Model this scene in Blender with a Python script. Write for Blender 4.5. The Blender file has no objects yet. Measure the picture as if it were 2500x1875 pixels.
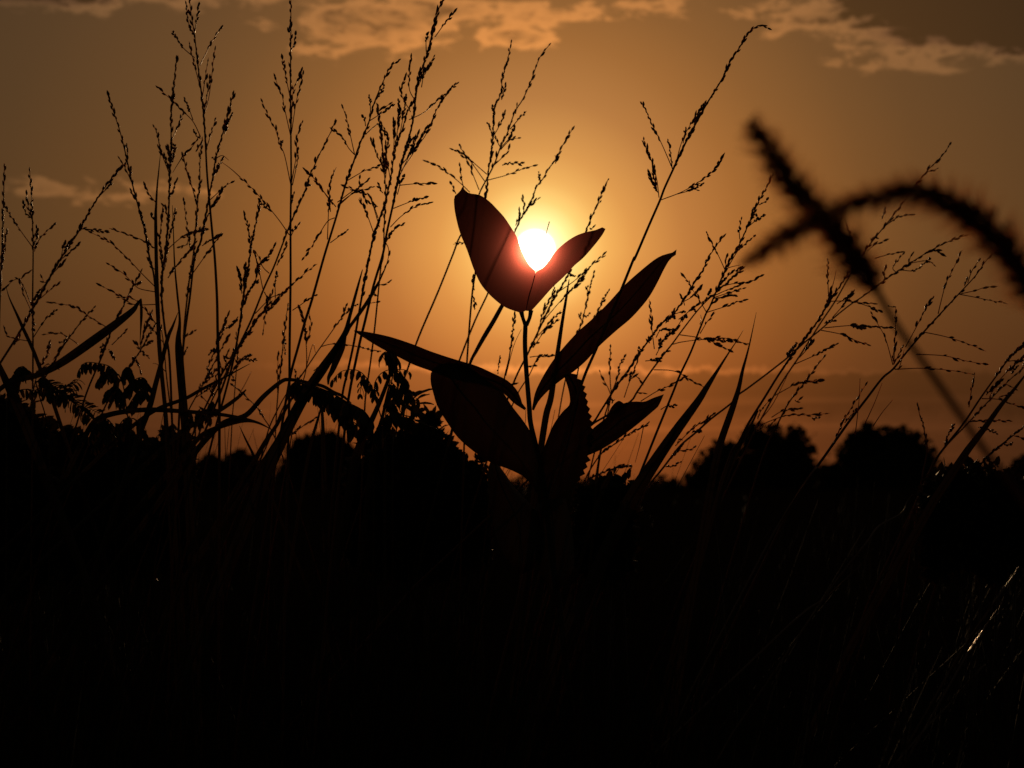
import bpy, math, random
from mathutils import Vector, Matrix, Quaternion
random.seed(11)
sc = bpy.context.scene
COL = sc.collection
R = math.radians

# ------------------------------------------------------------------ camera
CAM_H = 0.55
PITCH = R(2.98)
cam = bpy.data.cameras.new('camera')
cam_o = bpy.data.objects.new('camera', cam)
COL.objects.link(cam_o)
cam_o.location = (0, 0, CAM_H)
cam_o.rotation_euler = (R(90) + PITCH, 0, 0)
cam.lens = 70.0
cam.sensor_width = 36.0
cam.clip_start = 0.02
cam.clip_end = 9000
cam.dof.use_dof = True
cam.dof.focus_distance = 1.62
cam.dof.aperture_fstop = 15.5
sc.camera = cam_o

FPX = 2500 * 70 / 36
CO = Vector((0, 0, CAM_H))
AX_R = Vector((1, 0, 0))
AX_U = Vector((0, -math.sin(PITCH), math.cos(PITCH)))
AX_F = Vector((0, math.cos(PITCH), math.sin(PITCH)))


def P(x, y, d):
    """photo point (2500 px wide frame) at depth d -> world"""
    return CO + (AX_R * ((x - 1250) / FPX) + AX_U * ((937.5 - y) / FPX) + AX_F) * d


# sun direction: low over the field, straight ahead
SUN = (P(1306, 610, 1.0) - CO).normalized()
SUN_EL = math.asin(SUN.z)
SUN_AZ = math.atan2(SUN.x, SUN.y)

# ------------------------------------------------------------------ exposure
sc.view_settings.view_transform = 'Standard'
sc.view_settings.look = 'None'
sc.view_settings.exposure = -1.5
sc.view_settings.gamma = 1
sc.view_settings.use_curve_mapping = False
EXPK = 2 ** 1.5

# ------------------------------------------------------------------ sun lamp
sl = bpy.data.lights.new('sun', 'SUN')
sl.energy = 2.0
sl.angle = R(0.53)
sl.color = (1.0, 0.62, 0.30)
so = bpy.data.objects.new('sun', sl)
COL.objects.link(so)
so.rotation_euler = SUN.to_track_quat('Z', 'Y').to_euler()

# ------------------------------------------------------------------ sky
world = bpy.data.worlds.new('World')
sc.world = world
world.use_nodes = True
nt = world.node_tree
nt.nodes.clear()


class G:
    """tiny wrapper: arithmetic on shader sockets"""
    tree = nt

    def __init__(s, k):
        s.k = k

    @staticmethod
    def op(o, a, b=0.0, c=None):
        n = G.tree.nodes.new('ShaderNodeMath')
        n.operation = o
        for i, v in enumerate((a, b) if c is None else (a, b, c)):
            if isinstance(v, G):
                G.tree.links.new(v.k, n.inputs[i])
            else:
                n.inputs[i].default_value = v
        return G(n.outputs[0])

    def __add__(s, o): return G.op('ADD', s, o)
    def __radd__(s, o): return G.op('ADD', o, s)
    def __sub__(s, o): return G.op('SUBTRACT', s, o)
    def __rsub__(s, o): return G.op('SUBTRACT', o, s)
    def __mul__(s, o): return G.op('MULTIPLY', s, o)
    def __rmul__(s, o): return G.op('MULTIPLY', s, o)
    def exp(s): return G.op('EXPONENT', s)
    def clamp(s): return G.op('MINIMUM', G.op('MAXIMUM', s, 0.0), 1.0)
    def ramp01(s, a, b): return ((s - a) * (1.0 / (b - a))).clamp()

    def smooth(s, a, b):
        t = s.ramp01(a, b)
        return t * t * (3.0 - 2.0 * t)


def xyz(a, b, c):
    n = nt.nodes.new('ShaderNodeCombineXYZ')
    for i, v in enumerate((a, b, c)):
        if isinstance(v, G):
            nt.links.new(v.k, n.inputs[i])
        else:
            n.inputs[i].default_value = v
    return n.outputs[0]


def noise(vec, scale, detail=6.0, rough=0.55, dist=0.0):
    n = nt.nodes.new('ShaderNodeTexNoise')
    nt.links.new(vec, n.inputs['Vector'])
    n.inputs['Scale'].default_value = scale
    n.inputs['Detail'].default_value = detail
    n.inputs['Roughness'].default_value = rough
    n.inputs['Distortion'].default_value = dist
    return G(n.outputs[0])


def ramp(fac, stops, mode='LINEAR'):
    n = nt.nodes.new('ShaderNodeValToRGB')
    cr = n.color_ramp
    cr.interpolation = mode
    while len(cr.elements) < len(stops):
        cr.elements.new(1.0)
    for e, (p, c) in zip(cr.elements, stops):
        e.position = p
    for e, (p, c) in zip(cr.elements, stops):
        e.color = (*c, 1)
    nt.links.new(fac.k, n.inputs[0])
    return n.outputs[0]


def vmath(o, a, b, s=None):
    n = nt.nodes.new('ShaderNodeVectorMath')
    n.operation = o
    for i, v in enumerate((a, b)):
        if isinstance(v, (tuple, Vector)):
            n.inputs[i].default_value = v
        elif v is not None:
            nt.links.new(v, n.inputs[i])
    if s is not None:
        if isinstance(s, G):
            nt.links.new(s.k, n.inputs['Scale'])
        else:
            n.inputs['Scale'].default_value = s
    return n.outputs['Value'] if o in ('DOT_PRODUCT', 'LENGTH') else n.outputs[0]


tc = nt.nodes.new('ShaderNodeTexCoord')
DIR = vmath('NORMALIZE', tc.outputs['Generated'], None)
sep = nt.nodes.new('ShaderNodeSeparateXYZ')
nt.links.new(DIR, sep.inputs[0])
dx, dy, dz = (G(sep.outputs[i]) for i in range(3))
DEG = 180 / math.pi
az = G.op('ARCTAN2', dx, dy) * DEG
el = G.op('ARCSINE', dz) * DEG
# angle from the sun (through the chord: exact near zero)
chord = G(vmath('LENGTH', vmath('SUBTRACT', DIR, tuple(SUN)), None))
theta = G.op('ARCSINE', G.op('MINIMUM', chord * 0.5, 1.0)) * (2 * DEG)

sky = nt.nodes.new('ShaderNodeTexSky')
sky.sky_type = 'NISHITA'
sky.sun_disc = False
sky.sun_elevation = SUN_EL
sky.sun_rotation = SUN_AZ
sky.air_density = 2.0
sky.dust_density = 8.0
sky.ozone_density = 1.0

# dusty forward-scattered glow round the sun (angle / 45 degrees)
S = 1 / 45
aur = ramp((theta * S).clamp(), [
    (0.50 * S, (1.60, 1.30, 0.72)), (0.95 * S, (1.30, 0.96, 0.35)), (1.4 * S, (1.06, 0.66, 0.185)),
    (2.0 * S, (0.87, 0.43, 0.106)), (2.8 * S, (0.70, 0.300, 0.072)), (4.3 * S, (0.47, 0.176, 0.045)),
    (6.0 * S, (0.335, 0.117, 0.028)), (7.5 * S, (0.235, 0.084, 0.022)), (9.6 * S, (0.150, 0.058, 0.018)),
    (11.2 * S, (0.112, 0.046, 0.016)), (15 * S, (0.074, 0.034, 0.0135)), (22 * S, (0.040, 0.021, 0.010)),
    (1.0, (0.018, 0.011, 0.007))])
tint = ramp(((el + 5.0) * (1 / 30)).clamp(), [
    (0.0, (0.74, 0.52, 0.45)), (6.0 / 30, (0.83, 0.58, 0.46)), (8.6 / 30, (0.92, 0.74, 0.66)),
    (11.8 / 30, (1, 1, 1)), (16 / 30, (0.86, 0.95, 1.12)), (22 / 30, (0.80, 0.92, 1.2)), (1.0, (0.7, 0.85, 1.25))])
base = vmath('MULTIPLY', aur, tint)
far_fade = theta.smooth(30, 90)
base = vmath('SCALE', base, None, 1.0 - 0.55 * far_fade)


# clouds: a broken layer; (azimuth, elevation, half widths) of the banks
def bank(a, e, sa, se):
    u = (az - a) * (1 / sa)
    v = (el - e) * (1 / se)
    return (0.0 - (u * u + v * v)).exp()


cvec = xyz(az * 0.50, el * 1.35, 0.0)
n1 = noise(cvec, 1.0, 8.0, 0.60, 0.35)
n3 = noise(xyz(az * 1.3 + 3.0, el * 3.4, 11.0), 1.0, 7.0, 0.62, 0.6)
n2 = noise(xyz(az * 0.11 + 7.3, el * 0.30, 3.0), 1.0, 3.0, 0.5)
heavy = 3.1 * bank(14.6, 13.5, 4.7, 1.22) + 3.2 * bank(-15.0, 14.1, 4.8, 0.62)
light = (1.45 * bank(-4.1, 13.15, 2.6, 0.95) + 1.0 * bank(0.6, 13.5, 4.4, 0.46) + 1.15 * bank(0.35, 12.8, 1.5, 0.34)
         + 0.85 * bank(9.2, 13.3, 2.0, 0.52) + 0.85 * bank(11.0, 11.95, 1.7, 0.36) + 0.70 * bank(4.6, 13.9, 1.3, 0.25)
         + 0.70 * bank(-11.7, 13.3, 0.6, 0.22) + 0.75 * bank(-9.2, 13.85, 2.4, 0.34)
         + 0.92 * bank(-12.3, 8.35, 3.6, 0.45) + 0.62 * bank(-8.9, 8.2, 1.0, 0.24))
banks = heavy + light
high = el.smooth(13.4, 17.0) * (n2.smooth(0.40, 0.62)) * 0.95
cover = banks + high
dens = (cover * 0.85 + ((n1 - 0.5) * 3.0 + (n3 - 0.5) * 1.7) * cover.smooth(0.06, 0.42) - 0.42) * 1.25
lit = dens.smooth(0.0, 0.65) * (0.35 + 1.05 * (1.0 - dens.smooth(0.45, 1.5)))
core = ((heavy + high * 1.3 + (n1 - 0.5) * 2.6 + (n3 - 0.5) * 1.2).smooth(0.70, 1.30) + dens.smooth(0.75, 1.6) * (n3 - 0.1).smooth(0.36, 0.58) * 0.42).clamp()
# low stratus bank near the horizon with a bright wavy upper edge
wob = (noise(xyz(az * 0.30, 2.0, 9.0), 1.0, 3.0, 0.5) - 0.5) * 0.55 + (noise(xyz(az * 2.4, el * 2.0, 4.0), 1.0, 5.0, 0.62) - 0.5) * 0.72
top = 3.42 - az * 0.012
e1 = el + wob - top
rim = (0.0 - e1 * e1 * (1 / 0.005)).exp() * az.smooth(-8.5, -2.5) * (1.0 - az.smooth(4.0, 13.0))
belly = (1.0 - e1.smooth(-0.10, 0.06)) * e1.smooth(-1.6, -0.9) * az.smooth(-9.0, 1.0) * (0.45 + 0.55 * az.smooth(1.0, 8.0))
e2 = el + wob * 0.7 - 1.85
streak = noise(xyz(az * 0.10, el * 2.6, 21.0), 1.0, 4.0, 0.55).smooth(0.48, 0.70) * (1.0 - el.smooth(2.2, 3.2)) * el.smooth(0.2, 1.0)

gain = 1.0 + lit * 0.95 - core * 1.75 + rim * 0.80 - belly * 0.30 + streak * 0.24
cl_tint = nt.nodes.new('ShaderNodeMix')
cl_tint.data_type = 'RGBA'
nt.links.new((lit * (1.0 - core)).clamp().k, cl_tint.inputs['Factor'])
cl_tint.inputs['A'].default_value = (1, 1, 1, 1)
cl_tint.inputs['B'].default_value = (1.08, 1.03, 0.92, 1)
base = vmath('MULTIPLY', base, cl_tint.outputs['Result'])
dusk = nt.nodes.new('ShaderNodeMix')
dusk.data_type = 'RGBA'
nt.links.new(core.k, dusk.inputs['Factor'])
dusk.inputs['A'].default_value = (1, 1, 1, 1)
dusk.inputs['B'].default_value = (0.98, 0.86, 1.10, 1)
base = vmath('MULTIPLY', base, dusk.outputs['Result'])
base = vmath('SCALE', base, None, G.op('MAXIMUM', gain, 0.36))
# the sun itself, soft edged in the dust
disc = (1.0 - theta.smooth(0.40, 0.60))
base = vmath('ADD', base, vmath('SCALE', (9.0, 8.2, 6.0), None, disc))

bg1 = nt.nodes.new('ShaderNodeBackground')
nt.links.new(vmath('SCALE', sky.outputs[0], None, 0.12 * 1.0), bg1.inputs[0])
bg1.inputs[1].default_value = 0.05
bg2 = nt.nodes.new('ShaderNodeBackground')
nt.links.new(base, bg2.inputs[0])
bg2.inputs[1].default_value = EXPK
add = nt.nodes.new('ShaderNodeAddShader')
nt.links.new(bg1.outputs[0], add.inputs[0])
nt.links.new(bg2.outputs[0], add.inputs[1])
wo = nt.nodes.new('ShaderNodeOutputWorld')
nt.links.new(add.outputs[0], wo.inputs[0])

sc.cycles.use_denoising = True
sc.cycles.max_bounces = 6
sc.cycles.sample_clamp_indirect = 4.0


# ------------------------------------------------------------------ materials
def plant_mat(name, col, col2, rough=0.45, trans=0.0, tcol=(0.3, 0.12, 0.03), spec=0.5, scale=60, sss=0.0, glow=0.0, gcol=(0.80, 0.055, 0.050), bump=0.15):
    m = bpy.data.materials.new(name)
    m.use_nodes = True
    t = m.node_tree
    t.nodes.clear()
    out = t.nodes.new('ShaderNodeOutputMaterial')
    tcn = t.nodes.new('ShaderNodeTexCoord')
    nz = t.nodes.new('ShaderNodeTexNoise')
    nz.inputs['Scale'].default_value = scale
    nz.inputs['Detail'].default_value = 5
    t.links.new(tcn.outputs['Object'], nz.inputs['Vector'])
    cr = t.nodes.new('ShaderNodeValToRGB')
    cr.color_ramp.elements[0].position = 0.3
    cr.color_ramp.elements[1].position = 0.7
    cr.color_ramp.elements[0].color = (*col, 1)
    cr.color_ramp.elements[1].color = (*col2, 1)
    t.links.new(nz.outputs[0], cr.inputs[0])
    p = t.nodes.new('ShaderNodeBsdfPrincipled')
    t.links.new(cr.outputs[0], p.inputs['Base Color'])
    p.inputs['Roughness'].default_value = rough
    p.inputs['Specular IOR Level'].default_value = spec
    if bump:
        b = t.nodes.new('ShaderNodeBump')
        b.inputs['Strength'].default_value = bump
        b.inputs['Distance'].default_value = 0.001
        t.links.new(nz.outputs[0], b.inputs['Height'])
        t.links.new(b.outputs[0], p.inputs['Normal'])
    if sss:
        p.inputs['Subsurface Weight'].default_value = sss
        p.inputs['Subsurface Radius'].default_value = (1.0, 0.28, 0.10)
        p.inputs['Subsurface Scale'].default_value = 0.0016
    sh = p.outputs[0]
    if trans:
        tr = t.nodes.new('ShaderNodeBsdfTranslucent')
        tr.inputs[0].default_value = (*tcol, 1)
        mx = t.nodes.new('ShaderNodeMixShader')
        mx.inputs[0].default_value = trans
        t.links.new(sh, mx.inputs[1])
        t.links.new(tr.outputs[0], mx.inputs[2])
        sh = mx.outputs[0]
    if glow:
        # thin wet tissue passes part of the light almost straight through
        g = t.nodes.new('ShaderNodeBsdfPrincipled')
        g.inputs['Base Color'].default_value = (*gcol, 1)
        g.inputs['Transmission Weight'].default_value = 0.45
        g.inputs['Roughness'].default_value = GLOW_ROUGH
        g.inputs['IOR'].default_value = GLOW_IOR
        mx = t.nodes.new('ShaderNodeMixShader')
        mx.inputs[0].default_value = glow
        t.links.new(sh, mx.inputs[1])
        t.links.new(g.outputs[0], mx.inputs[2])
        sh = mx.outputs[0]
    t.links.new(sh, out.inputs[0])
    return m


GLOW_ROUGH = 1.0
GLOW_IOR = 1.0046
M_LEAF = plant_mat('broad_leaf', (0.030, 0.045, 0.014), (0.042, 0.060, 0.020), 0.55, 0.025, (0.22, 0.08, 0.03), 0.25, 90, glow=0.0075)
M_RIB = plant_mat('leaf_rib', (0.05, 0.05, 0.02), (0.06, 0.06, 0.025), 0.5, 0.0, spec=0.3)
M_STEM = plant_mat('green_stem', (0.050, 0.040, 0.016), (0.070, 0.050, 0.020), 0.42, 0.0, spec=0.4, scale=150)
M_CULM = plant_mat('grass_culm', (0.20, 0.09, 0.03), (0.28, 0.13, 0.045), 0.42, 0.0, spec=0.4, scale=200, sss=1.0)
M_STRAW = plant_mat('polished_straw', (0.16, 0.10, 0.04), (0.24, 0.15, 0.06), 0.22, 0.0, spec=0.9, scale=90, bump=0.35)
M_SEED = plant_mat('spikelet', (0.18, 0.07, 0.03), (0.26, 0.10, 0.04), 0.50, 0.0, spec=0.35, scale=400, sss=1.0)
M_BLADE = plant_mat('grass_blade', (0.045, 0.040, 0.014), (0.065, 0.052, 0.018), 0.42, 0.03, (0.20, 0.08, 0.03), 0.4, 120)
M_FERN = plant_mat('leaflet', (0.040, 0.046, 0.014), (0.055, 0.060, 0.018), 0.55, 0.05, (0.22, 0.09, 0.015), 0.25, 150)
M_BUSH = plant_mat('shrub_leaf', (0.035, 0.042, 0.014), (0.050, 0.056, 0.018), 0.55, 0.03, (0.20, 0.08, 0.015), 0.3, 60)
M_FOX = plant_mat('bristly_spikelet', (0.16, 0.05, 0.03), (0.22, 0.07, 0.04), 0.6, 0.0, spec=0.25, scale=400, sss=1.0)
M_TREE = plant_mat('tree_leaf', (0.040, 0.048, 0.018), (0.060, 0.066, 0.024), 0.7, 0.06, (0.20, 0.10, 0.02), 0.2, 2)
M_BARK = plant_mat('bark', (0.05, 0.035, 0.025), (0.08, 0.055, 0.04), 0.9, 0.0, spec=0.2, scale=6)
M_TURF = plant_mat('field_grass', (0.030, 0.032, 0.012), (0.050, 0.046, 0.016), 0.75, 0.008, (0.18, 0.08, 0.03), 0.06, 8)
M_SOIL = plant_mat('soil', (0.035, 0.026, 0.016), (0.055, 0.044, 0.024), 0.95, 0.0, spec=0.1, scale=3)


# ------------------------------------------------------------------ helpers
def mesh(name, verts, faces, mat, smooth=True):
    me = bpy.data.meshes.new(name)
    me.from_pydata([tuple(v) for v in verts], [], faces)
    me.materials.append(mat)
    if smooth:
        me.polygons.foreach_set('use_smooth', [True] * len(me.polygons))
    me.update()
    return me


def link(name, me, parent=None, loc=None):
    o = bpy.data.objects.new(name, me)
    COL.objects.link(o)
    if parent is not None:
        o.parent = parent
    if loc is not None:
        o.location = loc
    return o


def tag(o, label=None, cat=None, group=None, kind=None):
    for k, v in (('label', label), ('category', cat), ('group', group), ('kind', kind)):
        if v:
            o[k] = v
    return o


def thing(name, loc, label, cat, group=None):
    o = link(name, None)
    o.location = loc
    return tag(o, label, cat, group, 'thing')


def smooth_path(pts, n_per=6):
    """Catmull-Rom through pts (any dimension tuples)"""
    if len(pts) < 3:
        a, b = pts[0], pts[-1]
        return [tuple(a[k] + (b[k] - a[k]) * i / n_per for k in range(len(a))) for i in range(n_per + 1)]
    q = [tuple(2 * a - b for a, b in zip(pts[0], pts[1]))] + list(pts) + [tuple(2 * a - b for a, b in zip(pts[-1], pts[-2]))]
    out = []
    for i in range(1, len(q) - 2):
        p0, p1, p2, p3 = q[i - 1], q[i], q[i + 1], q[i + 2]
        for s in range(n_per):
            t = s / n_per
            out.append(tuple(0.5 * (2 * b + (c - a) * t + (2 * a - 5 * b + 4 * c - d) * t * t + (3 * b - a - 3 * c + d) * t ** 3)
                             for a, b, c, d in zip(p0, p1, p2, p3)))
    out.append(tuple(pts[-1]))
    return out


def arclen(pts):
    L = [0.0]
    for a, b in zip(pts, pts[1:]):
        L.append(L[-1] + math.dist(a, b))
    return L


def at_len(pts, L, s):
    s = min(max(s, 0.0), L[-1])
    for i in range(1, len(L)):
        if L[i] >= s:
            f = (s - L[i - 1]) / max(L[i] - L[i - 1], 1e-9)
            return tuple(a + (b - a) * f for a, b in zip(pts[i - 1], pts[i]))
    return tuple(pts[-1])


def resample(pts, n):
    L = arclen(pts)
    return [at_len(pts, L, L[-1] * i / (n - 1)) for i in range(n)]


def tube_geo(path, radii, sides=5, V=None, F=None):
    V = [] if V is None else V
    F = [] if F is None else F
    path = [Vector(p) for p in path]
    n = len(path)
    up = Vector((0.13, 1, 0.21)).normalized()
    s0 = len(V)
    for i, p in enumerate(path):
        t = (path[min(i + 1, n - 1)] - path[max(i - 1, 0)])
        t = t.normalized() if t.length > 1e-9 else Vector((0, 0, 1))
        a = t.cross(up)
        a = a.normalized() if a.length > 1e-6 else Vector((1, 0, 0))
        b = t.cross(a)
        for k in range(sides):
            w = 2 * math.pi * k / sides
            V.append(p + (a * math.cos(w) + b * math.sin(w)) * radii[i])
    for i in range(n - 1):
        for k in range(sides):
            k2 = (k + 1) % sides
            F.append((s0 + i * sides + k, s0 + i * sides + k2, s0 + (i + 1) * sides + k2, s0 + (i + 1) * sides + k))
    F.append(tuple(s0 + k for k in range(sides))[::-1])
    F.append(tuple(s0 + (n - 1) * sides + k for k in range(sides)))
    return V, F


# photo crops the traces below are written in: origin x, y and px per crop px
VIEW = {'W': (0, 0, 2500), 'A': (0, 0, 840), 'B': (0, 500, 840), 'C': (600, 0, 840), 'D': (840, 420, 840), 'E': (840, 840, 840),
        'F': (1660, 200, 840), 'G': (1660, 620, 840), 'H': (1440, 0, 840), 'I': (1440, 560, 640), 'J': (600, 600, 640),
        'K': (0, 780, 640), 'L': (560, 840, 640), 'M': (1400, 840, 640), 'N': (1660, 1140, 840)}


def px(v, pts):
    ox, oy, w = VIEW[v]
    s = w / 2212
    return [(ox + p[0] * s, oy + p[1] * s) for p in pts]


def T(spec):
    """'A 10,20 30,40 B 5,6' -> frame pixels"""
    out, v = [], 'W'
    for w in spec.split():
        if w.isalpha():
            v = w
        else:
            x, y = w.split(',')
            out += px(v, [(float(x), float(y))])
    return out


def to_ground(p, d_px, depth):
    """extra world points carrying a stem from frame pixel p (heading d_px downwards) to the soil"""
    a = P(*p, depth)
    dirn = Vector((d_px[0], 0.05, -abs(d_px[1])))
    if dirn.length < 1e-6:
        dirn = Vector((0, 0, -1))
    dirn.normalize()
    dirn.z = min(dirn.z, -0.5)
    pts, cur = [], a
    n = 5
    for i in range(1, n + 1):
        k = i / n
        step = a.z / n if a.z > 0.02 else 0.004
        lean = dirn.x / -dirn.z * (1 - 0.7 * k)
        cur = cur + Vector((lean * step, 0.004, -step))
        pts.append(cur.copy())
    pts[-1].z = 0.0
    return pts


# ------------------------------------------------------------------ ground, far field
gv, gf = [], []
ys = [-30, -8, -2, 0, 1, 2, 3, 4.5, 6, 8, 11, 15, 20, 28, 40, 60, 90, 140, 250, 500, 1200, 4000]
xs = [-3000, -900, -300, -120, -60, -30, -15, -8, -5, -3, -2, -1, 0, 1, 2, 3, 5, 8, 15, 30, 60, 120, 300, 900, 3000]
for y in ys:
    for x in xs:
        near = 1.0 if 0.5 < y < 60 else 0.0
        gv.append((x, y, near * (-0.02 + 0.02 * math.sin(x * 1.7 + y) * math.cos(y * 0.9)) - 0.012))
for j in range(len(ys) - 1):
    for i in range(len(xs) - 1):
        a = j * len(xs) + i
        gf.append((a, a + 1, a + 1 + len(xs), a + len(xs)))
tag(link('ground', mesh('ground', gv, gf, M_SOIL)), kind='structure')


def blade_geo(V, F, base, tip, w, bend, segs=4, side=None):
    base, tip = Vector(base), Vector(tip)
    if side is None:
        a = random.uniform(0, math.pi)
        side = Vector((math.cos(a), math.sin(a), 0))
    s0 = len(V)
    for i in range(segs + 1):
        t = i / segs
        c = base.lerp(tip, t) + bend * (math.sin(t * math.pi) * 0.6)
        ww = w * (1 - t ** 1.6) * (0.6 + 0.8 * min(t * 3, 0.5)) + 0.0002
        V.append(c - side * ww)
        V.append(c + side * ww)
    for i in range(segs):
        a = s0 + 2 * i
        F.append((a, a + 1, a + 3, a + 2))


V, F = [], []
rg = random.Random(5)
random.seed(5)
for i in range(30000):
    d = 1.05 + 13.0 * rg.random() ** 1.7
    half = d * 0.31 + 0.25
    x = rg.uniform(-half, half)
    h = rg.uniform(0.26, 0.47)
    if d > 2.5:
        h += rg.random() ** 3 * 0.16
    lean = Vector((rg.gauss(0.05, 0.10), rg.gauss(0, 0.08), 0))
    b = Vector((x, d, -0.03))
    blade_geo(V, F, b, b + lean + Vector((0, 0, h + 0.03)), rg.uniform(0.0012, 0.0034), Vector((rg.gauss(0, 0.03), rg.gauss(0, 0.03), 0)), 4)
for i in range(1500):
    left = i < 1050
    d = rg.uniform(1.65, 2.6)
    x = (rg.uniform(-0.29, -0.02) if left else rg.uniform(0.02, 0.29)) * d
    top = rg.uniform(0.46, 0.60) if rg.random() < 0.7 else rg.uniform(0.56, 0.66 if left else 0.61)
    b = Vector((x, d, -0.03))
    blade_geo(V, F, b, b + Vector((rg.gauss(0.07, 0.13), rg.gauss(0, 0.05), top)), rg.uniform(0.0009, 0.0022), Vector((rg.gauss(0, 0.04), 0, rg.uniform(0, 0.03))), 6)
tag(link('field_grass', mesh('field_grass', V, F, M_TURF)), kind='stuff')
# rough meadow further out, coarser tufts
V, F = [], []
for i in range(16000):
    d = 12 + 150 * rg.random() ** 2
    x = rg.uniform(-1, 1) * (d * 0.32 + 2)
    b = Vector((x, d, -0.05))
    h = rg.uniform(0.25, 0.62)
    blade_geo(V, F, b, b + Vector((rg.gauss(0.05, 0.1), 0, h)), 0.008 + d * 0.0006, Vector((rg.gauss(0, 0.05), 0, 0)), 2, Vector((1, 0, 0)))
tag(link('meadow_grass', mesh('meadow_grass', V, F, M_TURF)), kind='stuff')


# ------------------------------------------------------------------ trees on the horizon
def crown_geo(blobs, n_each, leaf, rnd):
    """leaf clumps spread through overlapping blobs (centre, radius)"""
    V, F = [], []
    for c, r in blobs:
        k = max(60, int(n_each * (r / blobs[0][1]) ** 2))
        for _ in range(k):
            v = Vector((rnd.gauss(0, 1), rnd.gauss(0, 1), rnd.gauss(0, 1))).normalized()
            rr = r * rnd.random() ** 0.45 * (1 + 0.30 * rnd.gauss(0, 1))
            p = c + v * rr
            s = leaf * rnd.uniform(0.5, 1.3)
            a = Vector((rnd.gauss(0, 1), rnd.gauss(0, 1), rnd.gauss(0, 1))).normalized()
            b = a.cross(Vector((rnd.gauss(0, 1), rnd.gauss(0, 1), rnd.gauss(0, 1)))).normalized()
            i = len(V)
            V += [p - a * s, p + b * s * 0.55, p + a * s, p - b * s * 0.55]
            F.append((i, i + 1, i + 2, i + 3))
    return V, F


TREE_GROUP = 'trees along the far side of the field'


def tree(view, blobs_px, label, d, n_each=1900, leaf_px=6.5, name='tree', cat='tree'):
    rnd = random.Random(len(label) * 7 + int(blobs_px[0][0]))
    s = VIEW[view][2] / 2212
    m = d / FPX
    blobs = []
    for bx, by, br in blobs_px:
        (x, y), = px(view, [(bx, by)])
        c = P(x, y, d)
        c.y += rnd.uniform(-0.6, 0.6) * br * s * m
        blobs.append((c, br * s * m))
    cx = sum(c.x for c, r in blobs) / len(blobs)
    cy = sum(c.y for c, r in blobs) / len(blobs)
    low = min(c.z - r for c, r in blobs)
    # sprays standing out of the crown
    for c, r in list(blobs):
        for _ in range(4):
            a = rnd.uniform(0.1, 3.0)
            blobs.append((c + Vector((math.cos(a) * r * 1.08, rnd.uniform(-.4, .4) * r, math.sin(a) * r * 1.08)), r * rnd.uniform(0.10, 0.24)))
    # lower foliage filling in under the crown
    blobs += [(Vector((c.x, c.y + rnd.uniform(-1, 1) * r, c.z * 0.45)), max(r * 0.8, c.z * 0.35)) for c, r in blobs if r > blobs[0][1] * 0.25]
    t = thing(name, (cx, cy, 0), label, cat, TREE_GROUP)
    off = Vector((cx, cy, 0))
    V, F = crown_geo([(c - off, r) for c, r in blobs], n_each, leaf_px * m, rnd)
    link('crown', mesh('crown', V, F, M_TREE, False), t)
    H = max(c.z for c, r in blobs)
    wdt = max(H * 0.035, 0.05)
    tr = [Vector((0, 0, -0.1)), Vector((wdt * .4, 0, H * 0.25)), Vector((-wdt * .5, 0, H * 0.5)), Vector((0.1 * wdt, 0, H * 0.78))]
    trunk = link('trunk', mesh('trunk', *tube_geo(tr, [wdt * 1.3, wdt, wdt * .8, wdt * .35], 8), M_BARK), t)
    for c, r in sorted(blobs, key=lambda q: -q[1])[:5]:
        a = tr[1].lerp(tr[2], rnd.random())
        e = c - off
        link('limb', mesh('limb', *tube_geo([a, a.lerp(e, .5) + Vector((0, 0, -.08 * H)), e], [wdt * .5, wdt * .35, wdt * .12], 6), M_BARK), trunk)
    return t


tree('M', [(1700, 1000, 190), (1560, 765, 85), (1490, 840, 95), (1690, 850, 140), (1870, 775, 75), (1895, 890, 110), (1250, 930, 105), (1180, 1010, 120),
           (1095, 1080, 90), (1000, 1160, 62), (1300, 1090, 180), (1500, 1150, 200), (1960, 1060, 80), (1800, 1150, 190), (2030, 900, 20), (1150, 1200, 130)],
     'tall ragged tree with a notched crown, left of the two big trees on the horizon', 150)
tree('G', [(1300, 1290, 140), (1205, 1165, 62), (1135, 1205, 50), (1360, 1190, 72), (1440, 1210, 85), (1090, 1300, 90), (1510, 1265, 90), (1560, 1330, 85),
           (1400, 1400, 190), (1150, 1420, 140), (1250, 1230, 60)],
     'wide round-topped tree, right of the two big trees on the horizon', 165)
tree('M', [(800, 1260, 75), (730, 1300, 70), (880, 1285, 66), (940, 1320, 50), (650, 1330, 55), (840, 1200, 30)], 'low rounded bush beside the ragged tree on the horizon', 135, name='bush', cat='bush')
tree('L', [(700, 910, 110), (830, 800, 62), (765, 815, 52), (895, 830, 62), (665, 835, 60), (595, 850, 48), (850, 910, 110), (965, 890, 55), (535, 925, 52), (1000, 950, 70)],
     'dark domed tree behind the broad diagonal grass blade', 120)
tree('L', [(90, 970, 62), (150, 1000, 60), (35, 990, 56), (280, 1040, 48), (210, 1050, 60)], 'small faint tree far off at the foot of the leaning blades', 190)
tree('K', [(1780, 1215, 58), (1700, 1250, 46), (1840, 1250, 52), (1930, 1250, 50)], 'small low bush on the horizon behind the upright thin culm', 170, name='bush', cat='bush')
tree('G', [(2195, 1410, 62), (2130, 1440, 50), (2230, 1380, 70), (2270, 1430, 80)], 'low dark bush beside the round-topped tree, at the photo edge', 140, name='bush', cat='bush')
tree('G', [(1850, 1450, 70), (1760, 1440, 60), (1940, 1460, 66), (1690, 1460, 66)], 'flat low bush filling the gap right of the round-topped tree', 150, name='bush', cat='bush')

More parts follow.
